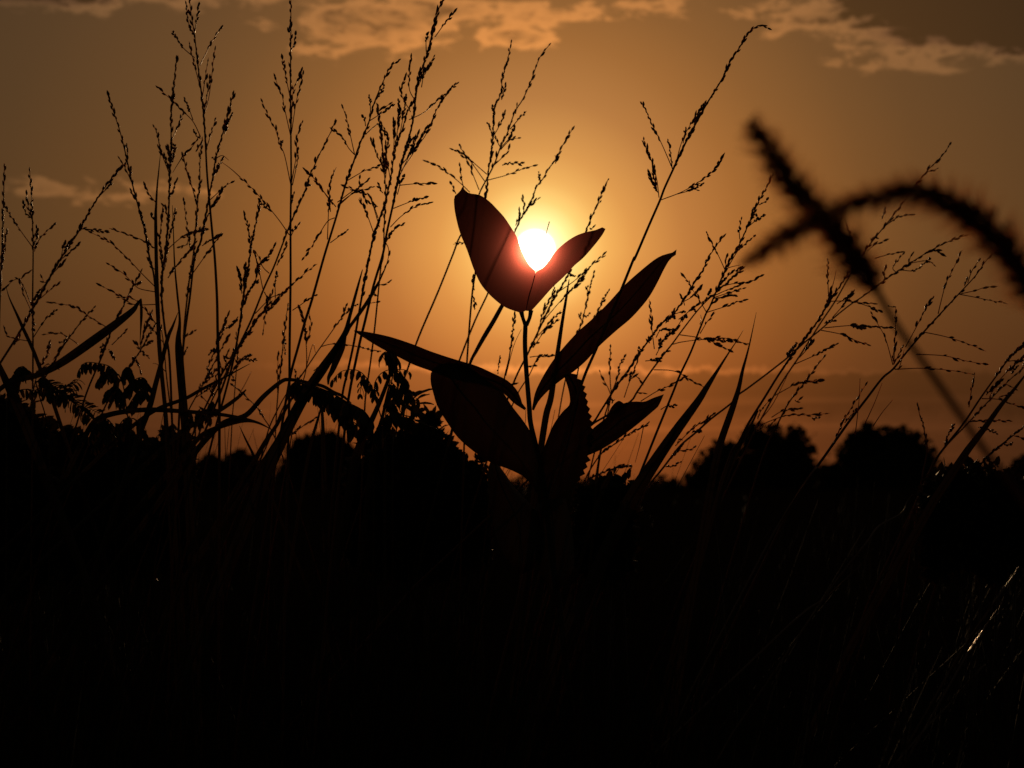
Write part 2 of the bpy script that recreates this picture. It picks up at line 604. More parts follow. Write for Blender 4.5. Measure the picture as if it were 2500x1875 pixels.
tree('G', [(930, 1440, 62), (985, 1410, 50), (870, 1460, 56), (1020, 1450, 60), (900, 1420, 30)], 'small ragged bush in the gap between the two big trees', 158, name='bush', cat='bush')

# a far wood reading as one low mass along the horizon
rw = random.Random(3)
V, F = [], []
for i in range(260):
    d = rw.uniform(230, 330)
    x = rw.uniform(-0.36, 0.36) * d
    r = rw.uniform(0.8, 1.7)
    v2, f2 = crown_geo([(Vector((x, d, rw.uniform(0.2, 0.9))), r)], 60, 0.5, rw)
    o = len(V)
    V += v2
    F += [tuple(o + k for k in f) for f in f2]
tag(link('far_wood', mesh('far_wood', V, F, M_TREE, False)), kind='stuff')


# ------------------------------------------------------------------ panicle grasses
def seed_mesh(k):
    rr = random.Random(k)
    sides, V, F = 6, [], []
    prof = [(0.0, 0.10), (0.22, 0.80), (0.5, 1.0), (0.78, 0.62), (1.0, 0.06)]
    for t, r in prof:
        for s in range(sides):
            a = 2 * math.pi * s / sides
            rad = r * (0.150 + 0.02 * rr.uniform(-1, 1)) * (1.15 if s % 3 == 0 else 1)
            V.append((rad * math.cos(a), rad * math.sin(a), t - 0.05))
    for i in range(len(prof) - 1):
        for s in range(sides):
            s2 = (s + 1) % sides
            F.append((i * sides + s, i * sides + s2, (i + 1) * sides + s2, (i + 1) * sides + s))
    return mesh('spikelet', V, F, M_SEED)


SEEDS = [seed_mesh(k) for k in range(4)]
GRASS_GROUP = 'seeding panicle grasses round the broad-leaved plant'
rs = random.Random(21)
N_SEED = [0]


def grow_seeds(path3, owner, base, depth, f0, step, size=14.5):
    """spikelets along a world polyline from fraction f0 to its tip"""
    m = depth / FPX
    step = step * 1.28
    L = arclen(path3)
    s = L[-1] * f0 + rs.uniform(0, 6) * m
    side = 1
    while s <= L[-1] + 0.1 * m:
        p = Vector(at_len(path3, L, s))
        q = Vector(at_len(path3, L, min(s + 6 * m, L[-1])))
        r0 = Vector(at_len(path3, L, max(s - 6 * m, 0)))
        t = (q - r0).normalized()
        a = t.cross(AX_F)
        a = a.normalized() if a.length > 1e-5 else AX_R
        w = rs.gauss(0, 0.9)
        out = (a * math.cos(w) + AX_F * math.sin(w)) * side
        ang = rs.uniform(0.03, 0.30)
        ln = size * rs.choice((0.72, 0.9, 1.0, 1.05, 1.25)) * rs.uniform(0.9, 1.1) * m
        dirn = (t * math.cos(ang) + out * math.sin(ang)).normalized()
        last = s + step * m > L[-1]
        if last:
            dirn = t
        pos = p + (Vector((0, 0, 0)) if last else out * rs.uniform(0.5, 1.8) * m)
        o = bpy.data.objects.new('spikelet', SEEDS[rs.randrange(4)])
        COL.objects.link(o)
        o.parent = owner
        o.location = pos - base
        o.rotation_mode = 'QUATERNION'
        o.rotation_quaternion = dirn.to_track_quat('Z', 'Y') @ Quaternion((0, 0, 1), rs.uniform(0, 6.28))
        wd = rs.uniform(0.85, 1.25) * ln
        o.scale = (wd, wd, ln)
        N_SEED[0] += 1
        side = -side
        gap = step * rs.choice((0.55, 0.8, 1.0, 1.1, 1.5)) * m
        s += gap


def stalk(label, culm, branches=(), d=1.8, w=5.0, seed_from=1.1, step=10.5, mat=None, name='seeding_stalk'):
    """culm: trace from the tip down; branches: traces from the culm outwards (seeded from 40 % on; '!' = seeded all along, '-' = bare)"""
    c = T(culm)
    dirn = (c[-1][0] - c[-2][0], c[-1][1] - c[-2][1])
    c2 = smooth_path(c, 5)
    n = len(c2)
    ph = rs.uniform(0, 6)
    pts = [P(x, y, d + 0.02 * math.sin(ph + 5 * i / n)) for i, (x, y) in enumerate(c2)]
    low = to_ground(c[-1], dirn, d + 0.02 * math.sin(ph + 5))
    base = low[-1].copy()
    m = d / FPX
    full = pts + low
    tot = len(full)
    L = arclen(full)
    rad = [m * 0.5 * (1.5 + (w * 1.28 - 1.5) * min(1.0, (l / L[n - 1]) ** 0.7 * 1.25)) for l in L]
    t = thing(name, base, label, 'grass', GRASS_GROUP)
    culm_o = link('culm', mesh('culm', *tube_geo([p - base for p in full], rad, 8), mat or M_CULM), t)
    if seed_from <= 1.0:
        # seed_from: fraction of the traced culm (from its lower end) where spikelets begin
        grow_seeds(pts[::-1], culm_o, base, d, seed_from, step)
    for b in branches:
        f0, st = 0.36, step
        if b[0] == '!':
            b, f0 = b[1:], 0.06
        elif b[0] == '-':
            b, f0 = b[1:], 9
        if b[0] == '+':
            b, st = b[1:], step * 0.62
        q = T(b)
        # the branch springs from the culm: take the nearest culm depth
        k = min(range(n), key=lambda i: math.dist(c2[i], q[0]))
        d0 = (pts[k] - CO).dot(AX_F)
        d1 = d0 + rs.uniform(-0.035, 0.035)
        q2 = smooth_path(q, 5)
        b3 = [P(x, y, d0 + (d1 - d0) * i / (len(q2) - 1)) for i, (x, y) in enumerate(q2)]
        Lb = arclen(b3)
        rb = [m * 0.5 * (2.7 - 1.5 * l / Lb[-1]) for l in Lb]
        bo = link('branch', mesh('branch', *tube_geo([p - base for p in b3], rb, 5), M_CULM), t)
        if f0 < 2:
            grow_seeds(b3, bo, base, d, f0, st)
    return t


stalk('upright seeding grass cut by the photo edge, by the pale low cloud',
      'A 28,1060 25,1200 20,1400 14,1600 B 6,420 0,560 -10,900', ['!B 8,520 10,400 30,270', 'B 0,480 35,220 45,150'], 1.85, 4, 0.2, 9)
stalk('thin grass with a tight drooping tuft at its top, before the low cloud',
      'A 190,1090 197,1180 205,1300 208,1400 B 213,290 210,600 212,900 210,1250',
      ['!A 208,1400 178,1310 170,1230', '!A 208,1400 165,1370 150,1300', 'A 210,1590 130,1480 70,1390 35,1335', '!B 222,300 235,220 235,150',
       'B 212,290 270,200 345,130', '!B 210,660 215,760 212,830', 'B 205,650 120,480 20,545', 'B 208,700 130,500 200,420', 'B 210,860 290,740 360,680',
       'B 205,880 60,850 30,800'], 1.75, 3.6, 0.62, 9)
stalk('thick seeding grass leaning to the right, crossing the pale low cloud',
      'A 810,1045 730,1130 650,1240 580,1350 B 500,180 400,330 330,450 220,650 120,830 0,1020 -60,1130',
      ['!+B 400,345 455,300 505,250', '+B 395,330 405,280 418,240', '+B 340,440 380,400 415,360', 'B 250,610 320,550 380,500', '!B 520,155 600,160 690,175',
       '!B 330,450 290,500 270,470', '+B 300,500 250,560 200,640', '!B 225,640 160,760 100,880', 'A 640,1260 690,1210 720,1180', '!+B 480,200 440,250 425,285'],
      1.8, 4.5, 0.25, 6.5)
stalk('short seeding grass leaning over the long arching blade',
      'B 610,655 540,730 470,820 400,920 330,1040 230,1230 150,1500',
      ['!B 690,790 560,710 480,655 320,628', 'B 500,895 450,860 380,825 270,835', '!B 430,850 410,880 385,885', '!B 320,960 300,930 315,890', '!B 420,880 380,940 340,1000'], 1.9, 3.5, 0.45)
stalk('grass with a thin nodding spike at the left of the tallest seed head',
      'A 700,620 730,720 770,840 810,1000 850,1180 890,1330 930,1480 960,1650 B 985,430 1000,560 1015,800 1040,1050 1060,1400',
      ['!A 820,1020 818,980 815,930', 'A 850,1180 838,1120 835,1070', 'A 850,1180 800,1070 765,1015', '!+A 880,1290 860,1260 838,1220', '!+A 960,1600 930,1480 905,1370',
       '!B 1000,420 970,390 950,350', 'B 1000,530 900,430 840,365 720,250 590,180', '!B 1010,290 920,230 830,195 700,150', 'B 1000,560 900,540 860,510 790,440 695,380',
       'B 1010,640 860,640 780,590 640,515', '!B 1005,770 940,680 850,600 760,595'], 1.7, 4.5, 0.45, 10)
stalk('dense knotted seed spike just left of the tallest seed head',
      'A 1135,370 1120,520 1110,650 1100,750 1100,900 1095,1050 1090,1150 1085,1350 1075,1500 1060,1650 B 1045,430 1040,600 1060,800 1090,1000 1110,1500',
      ['A 1100,910 1150,800 1180,720', '!A 1090,1100 1060,1020 1030,960', 'A 1090,1120 1030,960 1015,870 990,815', '!+A 1095,1050 1085,1000 1078,950',
       '!+A 1095,1060 1115,1000 1125,930', '!A 1085,1280 1110,1230 1140,1150', '!A 1080,1400 1050,1320 1030,1500', '!+A 1000,1420 985,1400 975,1375', '!A 1100,1500 1115,1420 1125,1350',
       '+A 1080,1600 1180,1520 1320,1475', '!A 1000,1300 960,1250 930,1185', '!+B 1050,420 1035,300 1025,190', '!B 1060,400 1080,240 1095,170'], 1.78, 4.5, 0.30, 6.5)
stalk('tallest grass at the left, its open seed head cut by the photo top',
      'A 1215,-40 1230,100 1250,220 1270,400 1295,600 1310,750 1320,900 1330,1100 1345,1280 1365,1500 B 1380,330 1395,600 1400,850 1410,1200 1410,1650',
      ['A 1285,420 1350,290 1380,240 1425,175', 'A 1250,370 1180,310 1140,250 1105,200', '!A 1250,230 1215,160 1195,20', 'A 1252,210 1265,130 1278,35', 'A 1290,570 1245,400 1215,265',
       'A 1310,740 1340,640 1360,500 1370,400 1385,300', 'A 1300,640 1320,500 1340,370', '!A 1310,720 1330,620 1350,480', 'A 1290,880 1240,780 1170,710 1100,640 1000,550',
       '!A 1285,870 1230,950 1175,1005', '-A 1175,1005 1140,1060 1110,1110', 'A 1325,960 1360,850 1382,775', '!A 1290,890 1260,870 1243,830', 'A 1240,770 1215,700 1180,625',
       '!A 1300,900 1270,960 1270,940', 'A 1180,1010 1205,1120 1240,1220 1260,1290'], 1.65, 5.5, 0.66, 9)
stalk('dense dark seed spike right of the tallest seed head, bent a little to the right',
      'A 1497,610 1470,720 1440,830 1410,930 1385,1030 1370,1130 1350,1230 1320,1400 1290,1550 B 1250,350 1220,600 1185,850 1165,1080 1150,1400',
      ['!+A 1445,860 1465,790 1490,735', '!+A 1370,1140 1400,1080 1428,1020', 'A 1345,1290 1400,1240 1440,1200 1485,1175', '!+A 1350,1350 1385,1300 1420,1240',
       '!+A 1300,1580 1360,1540 1418,1510', '!A 1310,1440 1330,1400 1350,1370', '!B 1080,470 1150,370 1265,235', 'B 1240,440 1340,300 1415,195', '!A 1400,1010 1380,1020 1365,1015',
       '-A 1385,1020 1430,1000 1470,1030'], 1.72, 4.5, 0.42, 6.8)
stalk('slender grass standing in the gap right of the dense knotted spike',
      'A 1300,890 1285,1050 1285,1180 1270,1300 1255,1500 1240,1660 B 1215,500 1180,850 1175,1200',
      ['A 1260,1290 1225,1170 1200,1090 1175,1000', '!A 1225,1610 1200,1430 1180,1270', '!A 1225,1500 1200,1570 1150,1590', 'A 1255,1500 1290,1470 1330,1470', '!B 1180,860 1220,830 1258,806',
       '!B 1170,990 1190,950 1203,920'], 1.9, 3.6, 0.35, 8)
stalk('straight upright grass with a thin airy seed head, rising alone against plain sky',
      'A 1870,-30 1870,200 1868,500 1870,880 1872,1150 1868,1400 B 1868,340 1868,500 1862,900 1860,1200 1850,1660',
      ['A 1868,870 1830,700 1815,620 1790,560 1770,500', 'A 1870,880 1880,640 1890,560 1920,510 1942,440', 'A 1872,870 1900,680 1920,590 1938,520 1952,455', 'A 1868,640 1835,480 1815,370',
       'A 1870,1190 1830,1000 1800,930 1770,830 1735,770 1680,640', '!A 1803,930 1808,915 1822,900', 'A 1875,1170 1905,1000 1910,880 1935,810 1945,780', 'A 1880,1190 1910,1050 1918,950',
       '!A 1868,1330 1880,1290 1892,1235', 'A 1860,1510 1790,1410 1700,1300 1620,1210 1545,1140', '-A 1545,1140 1490,1090 1430,1045', '!A 1720,1340 1695,1320 1668,1285',
       'A 1862,1540 1890,1480 1925,1435', '!A 1868,140 1855,200 1850,180', '!A 1870,330 1890,280 1900,220'], 1.6, 5, 0.72, 8.5)
stalk('grass leaning right whose thin seed head crosses the straight upright culm',
      'A 2157,768 2130,840 2090,920 2050,1000 2020,1070 1990,1130 1960,1230 1920,1320 1870,1430 1820,1560 B 1760,400 1700,530 1620,730 1540,900 1490,1000 1420,1200 1300,1500',
      ['!A 1995,1135 1980,1110 1965,1098', '!A 1970,1200 1980,1190 1992,1190', 'C 560,1315 520,1260 450,1160 390,1098', '!B 1780,390 1820,310 1852,240', 'B 1730,440 1690,400 1660,330 1630,290',
       'B 1640,700 1740,600 1790,580 1850,540 1960,440 2040,380', '!B 1700,560 1715,620 1690,830', '!B 1640,740 1690,690 1740,570'], 1.75, 4.2, 0.60, 10)
stalk('grass with a wide loose seed head between the straight upright one and the densest head',
      'C 980,390 930,430 890,510 850,600 820,680 790,790 760,860 720,960 690,1050 650,1160 620,1260 580,1400 540,1530 J 657,104 560,450 500,640 440,860 385,1060 340,1300',
      ['C 802,720 800,660 795,605', '!C 840,640 870,590 890,545', 'C 770,810 765,770 752,735', 'C 700,995 675,880 650,770 622,685', 'C 700,995 660,950 620,880 555,830',
       'C 770,865 830,810 860,800 890,850 920,900', 'C 800,775 870,730 945,680', '!C 850,720 885,695 935,662', 'C 655,1160 760,1100 820,1080 862,1060', 'C 580,1330 500,1230 450,1160 385,1095',
       'C 600,1310 680,1250 760,1220 825,1200', '+C 600,1320 700,1230 785,1155', 'C 590,1300 720,1215 780,1290 850,1330', 'C 570,1400 520,1430 440,1560 370,1660', 'C 525,1540 535,1300 545,1180 582,1075',
       '!+C 545,1360 535,1300 560,1280', 'C 545,1560 600,1520 655,1478', '!C 735,1200 730,1170 732,1150', 'J 395,545 490,480 545,440 600,415', '!J 500,640 480,580 460,545'], 1.65, 5, 0.52, 9)
stalk('tallest and densest seed head, leaning right and running out of the top of the photo',
      'C 1290,-30 1250,30 1210,190 1180,300 1140,420 1110,510 1090,650 1070,800 1030,950 990,1100 950,1300 910,1480 880,1640 J 1080,330 1010,620 950,870 870,1270 830,1600',
      ['+C 1170,330 1200,200 1230,60', 'C 1215,240 1280,150 1345,70', '!C 1150,480 1190,400 1215,355', 'C 1160,330 1160,260 1175,210', '+C 1130,560 1140,500 1150,440', 'C 1090,650 1050,560 1062,375',
       'C 1060,720 1000,600 1028,485', 'C 1050,770 1150,720 1250,630 1295,595', 'C 1010,1050 1150,880 1220,720 1300,590 1355,540', '+C 1000,1100 1080,980 1130,880 1178,805',
       '+C 990,1130 1050,1000 1108,855', '+C 950,990 955,860 950,765', 'C 985,1192 1050,1185 1120,1180 1210,1180', 'C 975,1250 1000,1160 1022,1125', 'C 950,1340 1050,1300 1090,1285 1148,1270',
       'C 930,1460 1000,1390 1090,1330 1188,1303', '!C 900,1560 950,1480 1012,1438', '!+C 1040,950 1060,900 1100,880', '+C 1150,400 1130,480 1100,560', '!C 1010,1040 1030,960 1060,930'], 1.68, 5.2, 0.52, 6.2)
stalk('second dense seed head pressed against the densest one on its left side',
      'C 1080,640 1040,720 1000,850 960,960 930,1150 890,1320 820,1530 J 985,400 950,600 910,830 860,1060 815,1260 780,1600',
      ['+C 960,970 985,740 980,645', '+C 985,900 1020,700 1030,615', 'C 900,1070 870,900 850,675', 'C 935,1190 905,1000 900,925', 'C 890,1090 840,990 805,890', 'C 880,1090 915,900 875,795',
       'C 860,1460 800,1270 750,1240 640,1198', 'C 850,1400 830,1340 808,1285', 'C 820,1490 780,1380 730,1270', '!+C 900,1120 893,1080 890,1035', '!C 880,1240 860,1210 850,1180'], 1.74, 4.6, 0.40, 6.5)
stalk('thin grass with long curved side branches right of the densest seed head',
      'C 845,680 870,850 880,950 890,1100 900,1250 890,1450 885,1640 J 1140,180 1115,430 1085,720 1050,1000 1010,1280 1000,1500',
      ['!C 890,1120 870,1040 875,1000', 'C 890,1180 905,1080 900,925', '-C 900,1560 918,1600 918,1660', 'J 1140,250 1180,180 1205,90', '!J 1115,430 1080,400 1050,420', 'J 1050,420 1110,340 1180,320 1235,285', '!J 1010,490 1050,485 1105,475',
       'J 940,850 850,835 760,828', '!J 1140,890 1060,878 940,852'], 1.82, 3.4, 0.55)
stalk('grass forking behind the upper left leaf, its left seed spike short and tight',
      'C 1705,278 1680,400 1650,500 1640,600 1600,700 1590,850 1580,980 1560,1100 1545,1270 D 905,160 880,400 845,640 820,820 790,1220 780,1500',
      ['!C 1645,640 1655,600 1668,545', '!C 1600,740 1592,720 1588,690', 'C 1590,880 1570,820 1555,795', 'C 1590,880 1640,790 1668,712', '!C 1570,1030 1578,990 1582,945', '!D 838,760 825,710 828,680', '!D 825,790 838,830 840,870'], 1.85, 3.6, 0.50, 6.4)
stalk('grass rising behind the upper left leaf with sprays opening left and right',
      'C 1952,288 1890,370 1830,530 1780,640 1730,720 1680,860 1640,940 1600,1050 1550,1150 1500,1250 D 840,280 745,415 700,530 600,780 480,1060 400,1290 300,1550',
      ['!C 1735,730 1740,700 1745,660', 'C 1700,830 1760,760 1805,715', '+C 1640,950 1700,880 1725,815', 'C 1640,960 1700,900 1752,888', 'C 1645,960 1610,900 1585,860', 'C 1550,1120 1470,1050 1400,980 1372,925',
       'C 1540,1170 1420,1010 1310,952', 'C 1500,1220 1460,1120 1430,1040 1385,990', 'C 1440,1235 1360,1160 1240,1070 1155,1035', 'C 1550,1160 1680,1125 1780,1085 1862,1063', '!C 1650,1062 1700,1050 1792,1052',
       'C 1400,1210 1388,1150 1376,1065', '!C 1350,1245 1335,1210 1318,1175', '!D 770,455 740,455 700,465', 'C 1600,1060 1680,980 1690,940'], 1.9, 3.8, 0.66, 10)
stalk('small seed head standing directly behind the sun',
      'C 2102,828 2040,930 1990,1030 1950,1080 1910,1150 1870,1200 1840,1280 1790,1370 1760,1420 1730,1490 D 1000,600 920,790 840,960 740,1215 600,1600',
      ['!C 1895,1160 1885,1140 1884,1110', 'C 1775,1400 1790,1340 1782,1265', 'C 1790,1380 1830,1320 1885,1275', '!C 1735,1450 1755,1400 1758,1360', '!C 1990,1050 2005,1020 1985,1000'], 1.95, 3.6, 0.62, 8.5)
stalk('seed head rising behind the tip of the upper right leaf',
      'D 1703,42 1680,80 1640,180 1600,270 1550,390 1440,660 1340,830 1260,1000 1180,1170 1100,1330 1000,1600',
      ['!D 1620,225 1635,205 1652,185', '!D 1580,360 1585,370 1600,355', 'D 1380,770 1480,700 1580,610 1685,518', '+D 1280,960 1400,820 1500,720 1565,635', '+D 1320,880 1350,760 1340,700', '+D 1240,1070 1280,900 1325,815',
       'D 1250,1050 1330,960 1395,890', '+D 1215,1130 1300,1010 1375,955', 'D 1195,1190 1230,1185 1310,1180 1370,1182', '!+D 1190,1150 1210,1110 1240,1100', '-D 1320,320 1300,390 1290,430', '!D 1440,650 1470,665 1490,668'], 1.9, 3.6, 0.35, 8)
stalk('thin beaded grass hanging between the sun and the long right leaf',
      'D 1607,645 1585,720 1570,790 1550,880 1525,980 1480,1080 1440,1250 1400,1450', ['!D 1540,930 1560,925 1577,910', '!D 1530,960 1520,930 1530,905', '!D 1570,770 1560,750 1568,735'], 2.0, 2.6, 0.40, 11)
stalk('fine beaded grass reaching above the edge of the long right leaf',
      'D 1703,760 1670,820 1640,880 1600,960 1540,1090 1500,1300', ['!D 1650,860 1655,830 1665,810'], 1.95, 2.6, 0.55, 11)
stalk('short beaded grass just left of the plant stem',
      'D 1097,905 1087,1000 1080,1060 1060,1200 1030,1330 1000,1550', ['!D 1003,1180 995,1230 990,1290', '-D 1040,1310 1090,1120 1140,1010'], 1.85, 2.8, 0.55, 9)
stalk('grass low behind the stem, leaning right under the long right leaf',
      'E 1340,75 1290,82 1245,90 1190,200 1110,330 1040,520 1000,800', ['!E 1180,150 1210,140 1235,140', '!E 1120,250 1080,260 1050,300'], 1.9, 3.0, 0.75, 9)
stalk('tall grass right of the sun with a long tight spike that nods at the tip',
      'H 1147,182 1095,165 1040,190 1000,240 960,310 900,400 860,490 800,590 750,670 700,760 640,870 590,970 535,1090 480,1210 450,1290 380,1450 290,1660 I 370,250 265,510 D 1700,950 1620,1140 1550,1300 1480,1500',
      ['H 530,1080 460,920 400,800 370,730 330,652', '!H 530,1085 520,990 503,905', '+H 445,1270 430,1150 400,1040 380,1000 342,890', '!+H 440,1240 410,1190 375,1105', '!+H 430,1210 418,1160 408,1110',
       'H 460,1285 600,1230 730,1150 800,1090 862,992', '!H 620,1232 655,1215 692,1222', 'H 560,1248 640,1225 722,1183', 'H 550,1060 600,890 690,730 725,678', '!H 600,920 608,870 616,825', '!+H 670,800 700,730 740,660'],
      1.6, 5.5, 0.60, 6.4)
stalk('grass crossing the thin end of the blurred seed head, open sprays to its right',
      'F 592,608 550,690 510,760 470,850 430,940 380,1050 330,1130 290,1210 240,1330 190,1450 I 985,700 920,860 850,1040 760,1230 700,1380 585,1660 M 640,900 560,1100 470,1330 400,1500',
      ['!F 485,800 475,815 463,830', '+F 440,930 490,890 545,858', '!F 510,790 540,775 562,752', '!F 450,890 475,860 492,850', 'F 385,1010 382,950 396,875', 'F 310,1190 370,1090 420,1040 482,988', '!I 1150,310 1148,260 1155,235',
       'I 1140,340 1080,210 1020,100 990,35', '-I 1140,335 1200,315 1270,300', '+I 1100,470 1190,370 1280,325', 'I 1090,490 1200,460 1340,445 1437,398', '!+I 1080,520 1110,450 1145,415', 'I 1060,555 1160,510 1250,478',
       'I 1050,575 1140,545 1225,520 1297,498', '+I 1040,585 1120,570 1175,555 1228,562', 'I 990,700 1100,665 1180,640 1240,612 1318,594', '!I 1020,640 1080,590 1150,565', 'I 930,880 990,780 1020,745 1058,702', '!I 1000,560 1010,530 1020,508',
       'I 600,1520 650,1490 690,1490 725,1485', '-I 930,800 940,760 935,720'], 1.66, 4.6, 0.66, 8.5)
stalk('long straight grass leaning right just under the crossing sprays',
      'I 1290,330 1180,430 1080,520 1000,590 940,650 880,720 780,850 700,960 620,1060 500,1220 400,1370 320,1470 M 140,690 60,830 0,1000',
      ['!I 900,690 880,680 878,665', 'I 700,970 780,950 960,930 1060,960 1175,1018', 'I 760,890 900,910 970,930 1120,915 1240,945 1335,965', '!+I 980,928 1080,930 1170,945', '!I 620,1050 645,1035 672,1028',
       'I 540,1185 680,1190 770,1220 860,1280 970,1335', 'I 430,1450 560,1370 670,1320 820,1240', '!I 390,1380 430,1378 465,1385', '!I 950,640 970,600 1010,570', '!+I 780,780 800,740 815,732', '!I 560,1120 590,1105 620,1050'], 1.8, 4.0, 0.82, 8)
stalk('dense frothy seed head behind the broad long right leaf, leaning right',
      'I 1127,62 1080,120 1050,165 1000,240 960,330 920,400 870,470 820,560 760,640 700,720 600,800 540,880 480,960 400,1070 330,1180 220,1330 100,1520 0,1660 M -120,900',
      ['!I 855,480 830,440 795,398', 'I 985,700 920,590 855,490', '+I 790,610 860,570 935,492', '+I 700,720 760,700 800,690', '+I 750,760 840,690 920,620', '+I 740,820 780,760 818,732', '+I 560,910 600,850 700,840',
       '+I 590,970 650,900 730,848', '!+I 690,870 720,850 740,830', 'I 545,1010 525,850 515,700 500,590', '!I 505,960 495,930 488,908', '!I 440,1015 420,1005 415,990', '!+I 600,1000 590,940 640,930', '+I 470,1110 520,1105 575,1100',
       '!+I 640,790 690,740 720,745', '+I 800,640 790,600 775,570', '!+I 390,1090 410,1050 405,1020', 'I 560,1060 590,1000 610,950', '!+I 820,560 840,520 870,490', '!+I 680,760 690,720 705,690'], 1.72, 3.8, 0.28, 7.2)
stalk('slim beaded grass low behind the right lower leaf',
      'I 302,1060 270,1110 245,1170 240,1230 190,1370 130,1560 60,1800', ['I 220,1330 270,1270 320,1215', '!I 330,1280 340,1230 375,1190', 'I 290,1420 330,1300 370,1200 415,1070', '!I 350,1260 390,1240 420,1270'], 1.88, 2.8, 0.35, 10)
stalk('thread thin beaded grass right of the long right leaf foot',
      'I 175,970 172,1080 168,1140 173,1300 178,1400 150,1560 100,1800', ['I 175,1390 150,1330 110,1260 85,1198', '!I 180,1440 195,1440 190,1460'], 1.93, 2.4, 0.62, 12)
stalk('tall leaning grass whose top hides behind the blurred stem',
      'F 1100,1200 G 1060,160 960,310 880,440 790,560 700,680 620,800 540,930 440,1090 380,1210 M 1340,900 1250,1150 1180,1400',
      ['!G 945,320 958,270 970,225', 'F 955,1380 952,1280 950,1150', '-F 970,1350 990,1280 1005,1210', '+G 1010,320 1060,290 1105,258', '!+G 930,360 960,300 970,240', '+G 980,410 1050,330 1105,255', '!G 930,445 960,435 1003,430',
       'G 950,305 1060,303 1140,312 1250,320', 'G 1140,312 1220,340 1295,372', 'G 930,475 1100,460 1200,465 1340,472', '!+G 1100,463 1150,475 1195,478', 'G 905,490 1030,515 1100,545 1212,585', '!+G 720,640 735,600 752,568', '!+G 690,665 700,640 722,605',
       '+G 770,665 820,610 853,563', 'G 730,712 850,660 920,625 1012,577'], 1.75, 5.0, 0.55, 6.6)
stalk('grass with a long flat seed head lying to the right behind the blurred stem',
      'F 1842,985 1740,1020 1600,1090 1480,1165 1380,1230 1280,1300 G 1180,270 1090,330 990,410 900,490 800,570 700,660 560,770 440,860 370,910 330,960 200,1060 100,1150 M 900,860 760,1040 640,1190 560,1350',
      ['F 1390,1225 1370,1190 1432,1110', '!F 1330,1270 1310,1240 1320,1200', 'F 1480,1165 1590,1150 1632,1175', 'F 1430,1210 1500,1215 1552,1188', '!+F 1590,1100 1640,1085 1682,1105', '!F 1550,1180 1580,1160 1602,1135', '!F 1470,1170 1480,1130 1500,1098',
       'F 1250,1135 1340,1110 1428,1093', '!+M 800,990 860,920 915,855', '!M 850,905 980,890 1022,868', '!M 780,1035 840,1030 915,990', '+M 860,860 1000,720 1130,630', '!+M 1000,745 1040,735 1075,740', '!M 640,1190 680,1180 712,1162', '!+M 1090,690 1150,610 1180,590',
       '!M 920,810 900,800 880,830'], 1.85, 3.8, 0.72, 9)
stalk('thin parallel grass right of the broad pointed blades, a dense tuft at its side',
      'G 940,648 880,720 800,830 740,900 680,990 620,1110 560,1230 500,1400', ['+G 610,910 700,860 760,830 892,812', '!+G 760,832 820,825 890,818', '+G 590,1050 660,1010 765,994', 'G 490,1110 680,1040 830,1035 962,1025', '!G 850,1055 870,1058 900,1050',
       '!G 560,1140 575,1110 602,1078', '!G 500,1060 520,1010 577,938', '-G 480,1110 600,960 720,720', '!G 740,940 750,950 765,938'], 1.9, 3.2, 0.30, 11)
stalk('long grass leaning far right with comb like side branches, crossed by the blurred stem',
      'F 2010,1100 1960,1160 G 1900,140 1790,260 1660,400 1560,510 1450,640 1370,740 1300,800 1200,930 1100,1060 1000,1200 930,1300 850,1410 780,1510 700,1650',
      ['G 1660,385 1680,300 1710,190 1750,110 1815,-25', 'F 1850,1290 1880,1210 1932,1135', 'G 1790,260 1900,235 1960,215 2035,210', 'G 1790,258 1880,275 2000,300 2108,320', '+G 1450,600 1520,470 1570,370 1632,268', 'G 1580,505 1700,530 1830,570 1968,626',
       'G 1520,645 1700,655 1850,690 1978,710', 'G 1380,742 1560,735 1750,750 1892,775', '!G 1858,985 1875,870 1893,775', 'G 1370,715 1320,540 1260,430 1225,368', 'G 1375,710 1385,500 1385,400 1387,340', '!G 1387,340 1360,340 1338,333',
       '!+G 1375,710 1410,640 1432,595', '!G 1380,740 1410,730 1442,615', '-G 1240,1110 1300,1020 1368,938', '-G 1190,1090 1250,960 1300,830', 'G 1010,1170 1060,1060 1120,960 1190,848', '!+G 1060,1085 1090,1050 1132,1000', '!G 980,1240 1020,1140 1062,1040',
       '!+G 1370,690 1372,640 1388,585', '!F 1830,1310 1850,1260 1840,1270', '-G 1125,1180 1150,960 1158,800'], 1.7, 5.0, 0.62, 13)
stalk('grass whose slim bare tip rises above the arched blurred seed head',
      'F 1737,398 1690,470 1610,550 1550,620 1400,820 1330,910 1240,1020 1180,1100 1100,1230 G 1000,300 900,450 780,640 640,850 500,1100',
      ['!F 1600,575 1630,570 1658,555', 'F 1320,925 1400,870 1440,860 1497,853', '!F 1340,910 1370,890 1395,868', '!F 1300,880 1312,840 1320,808', 'F 1200,1090 1250,1050 1312,1022', '-F 1110,1040 1075,930 1050,860', '!F 1110,1050 1085,960 1070,920',
       '!F 1230,1030 1240,1000 1270,1005'], 1.95, 3.2, 0.50, 11)
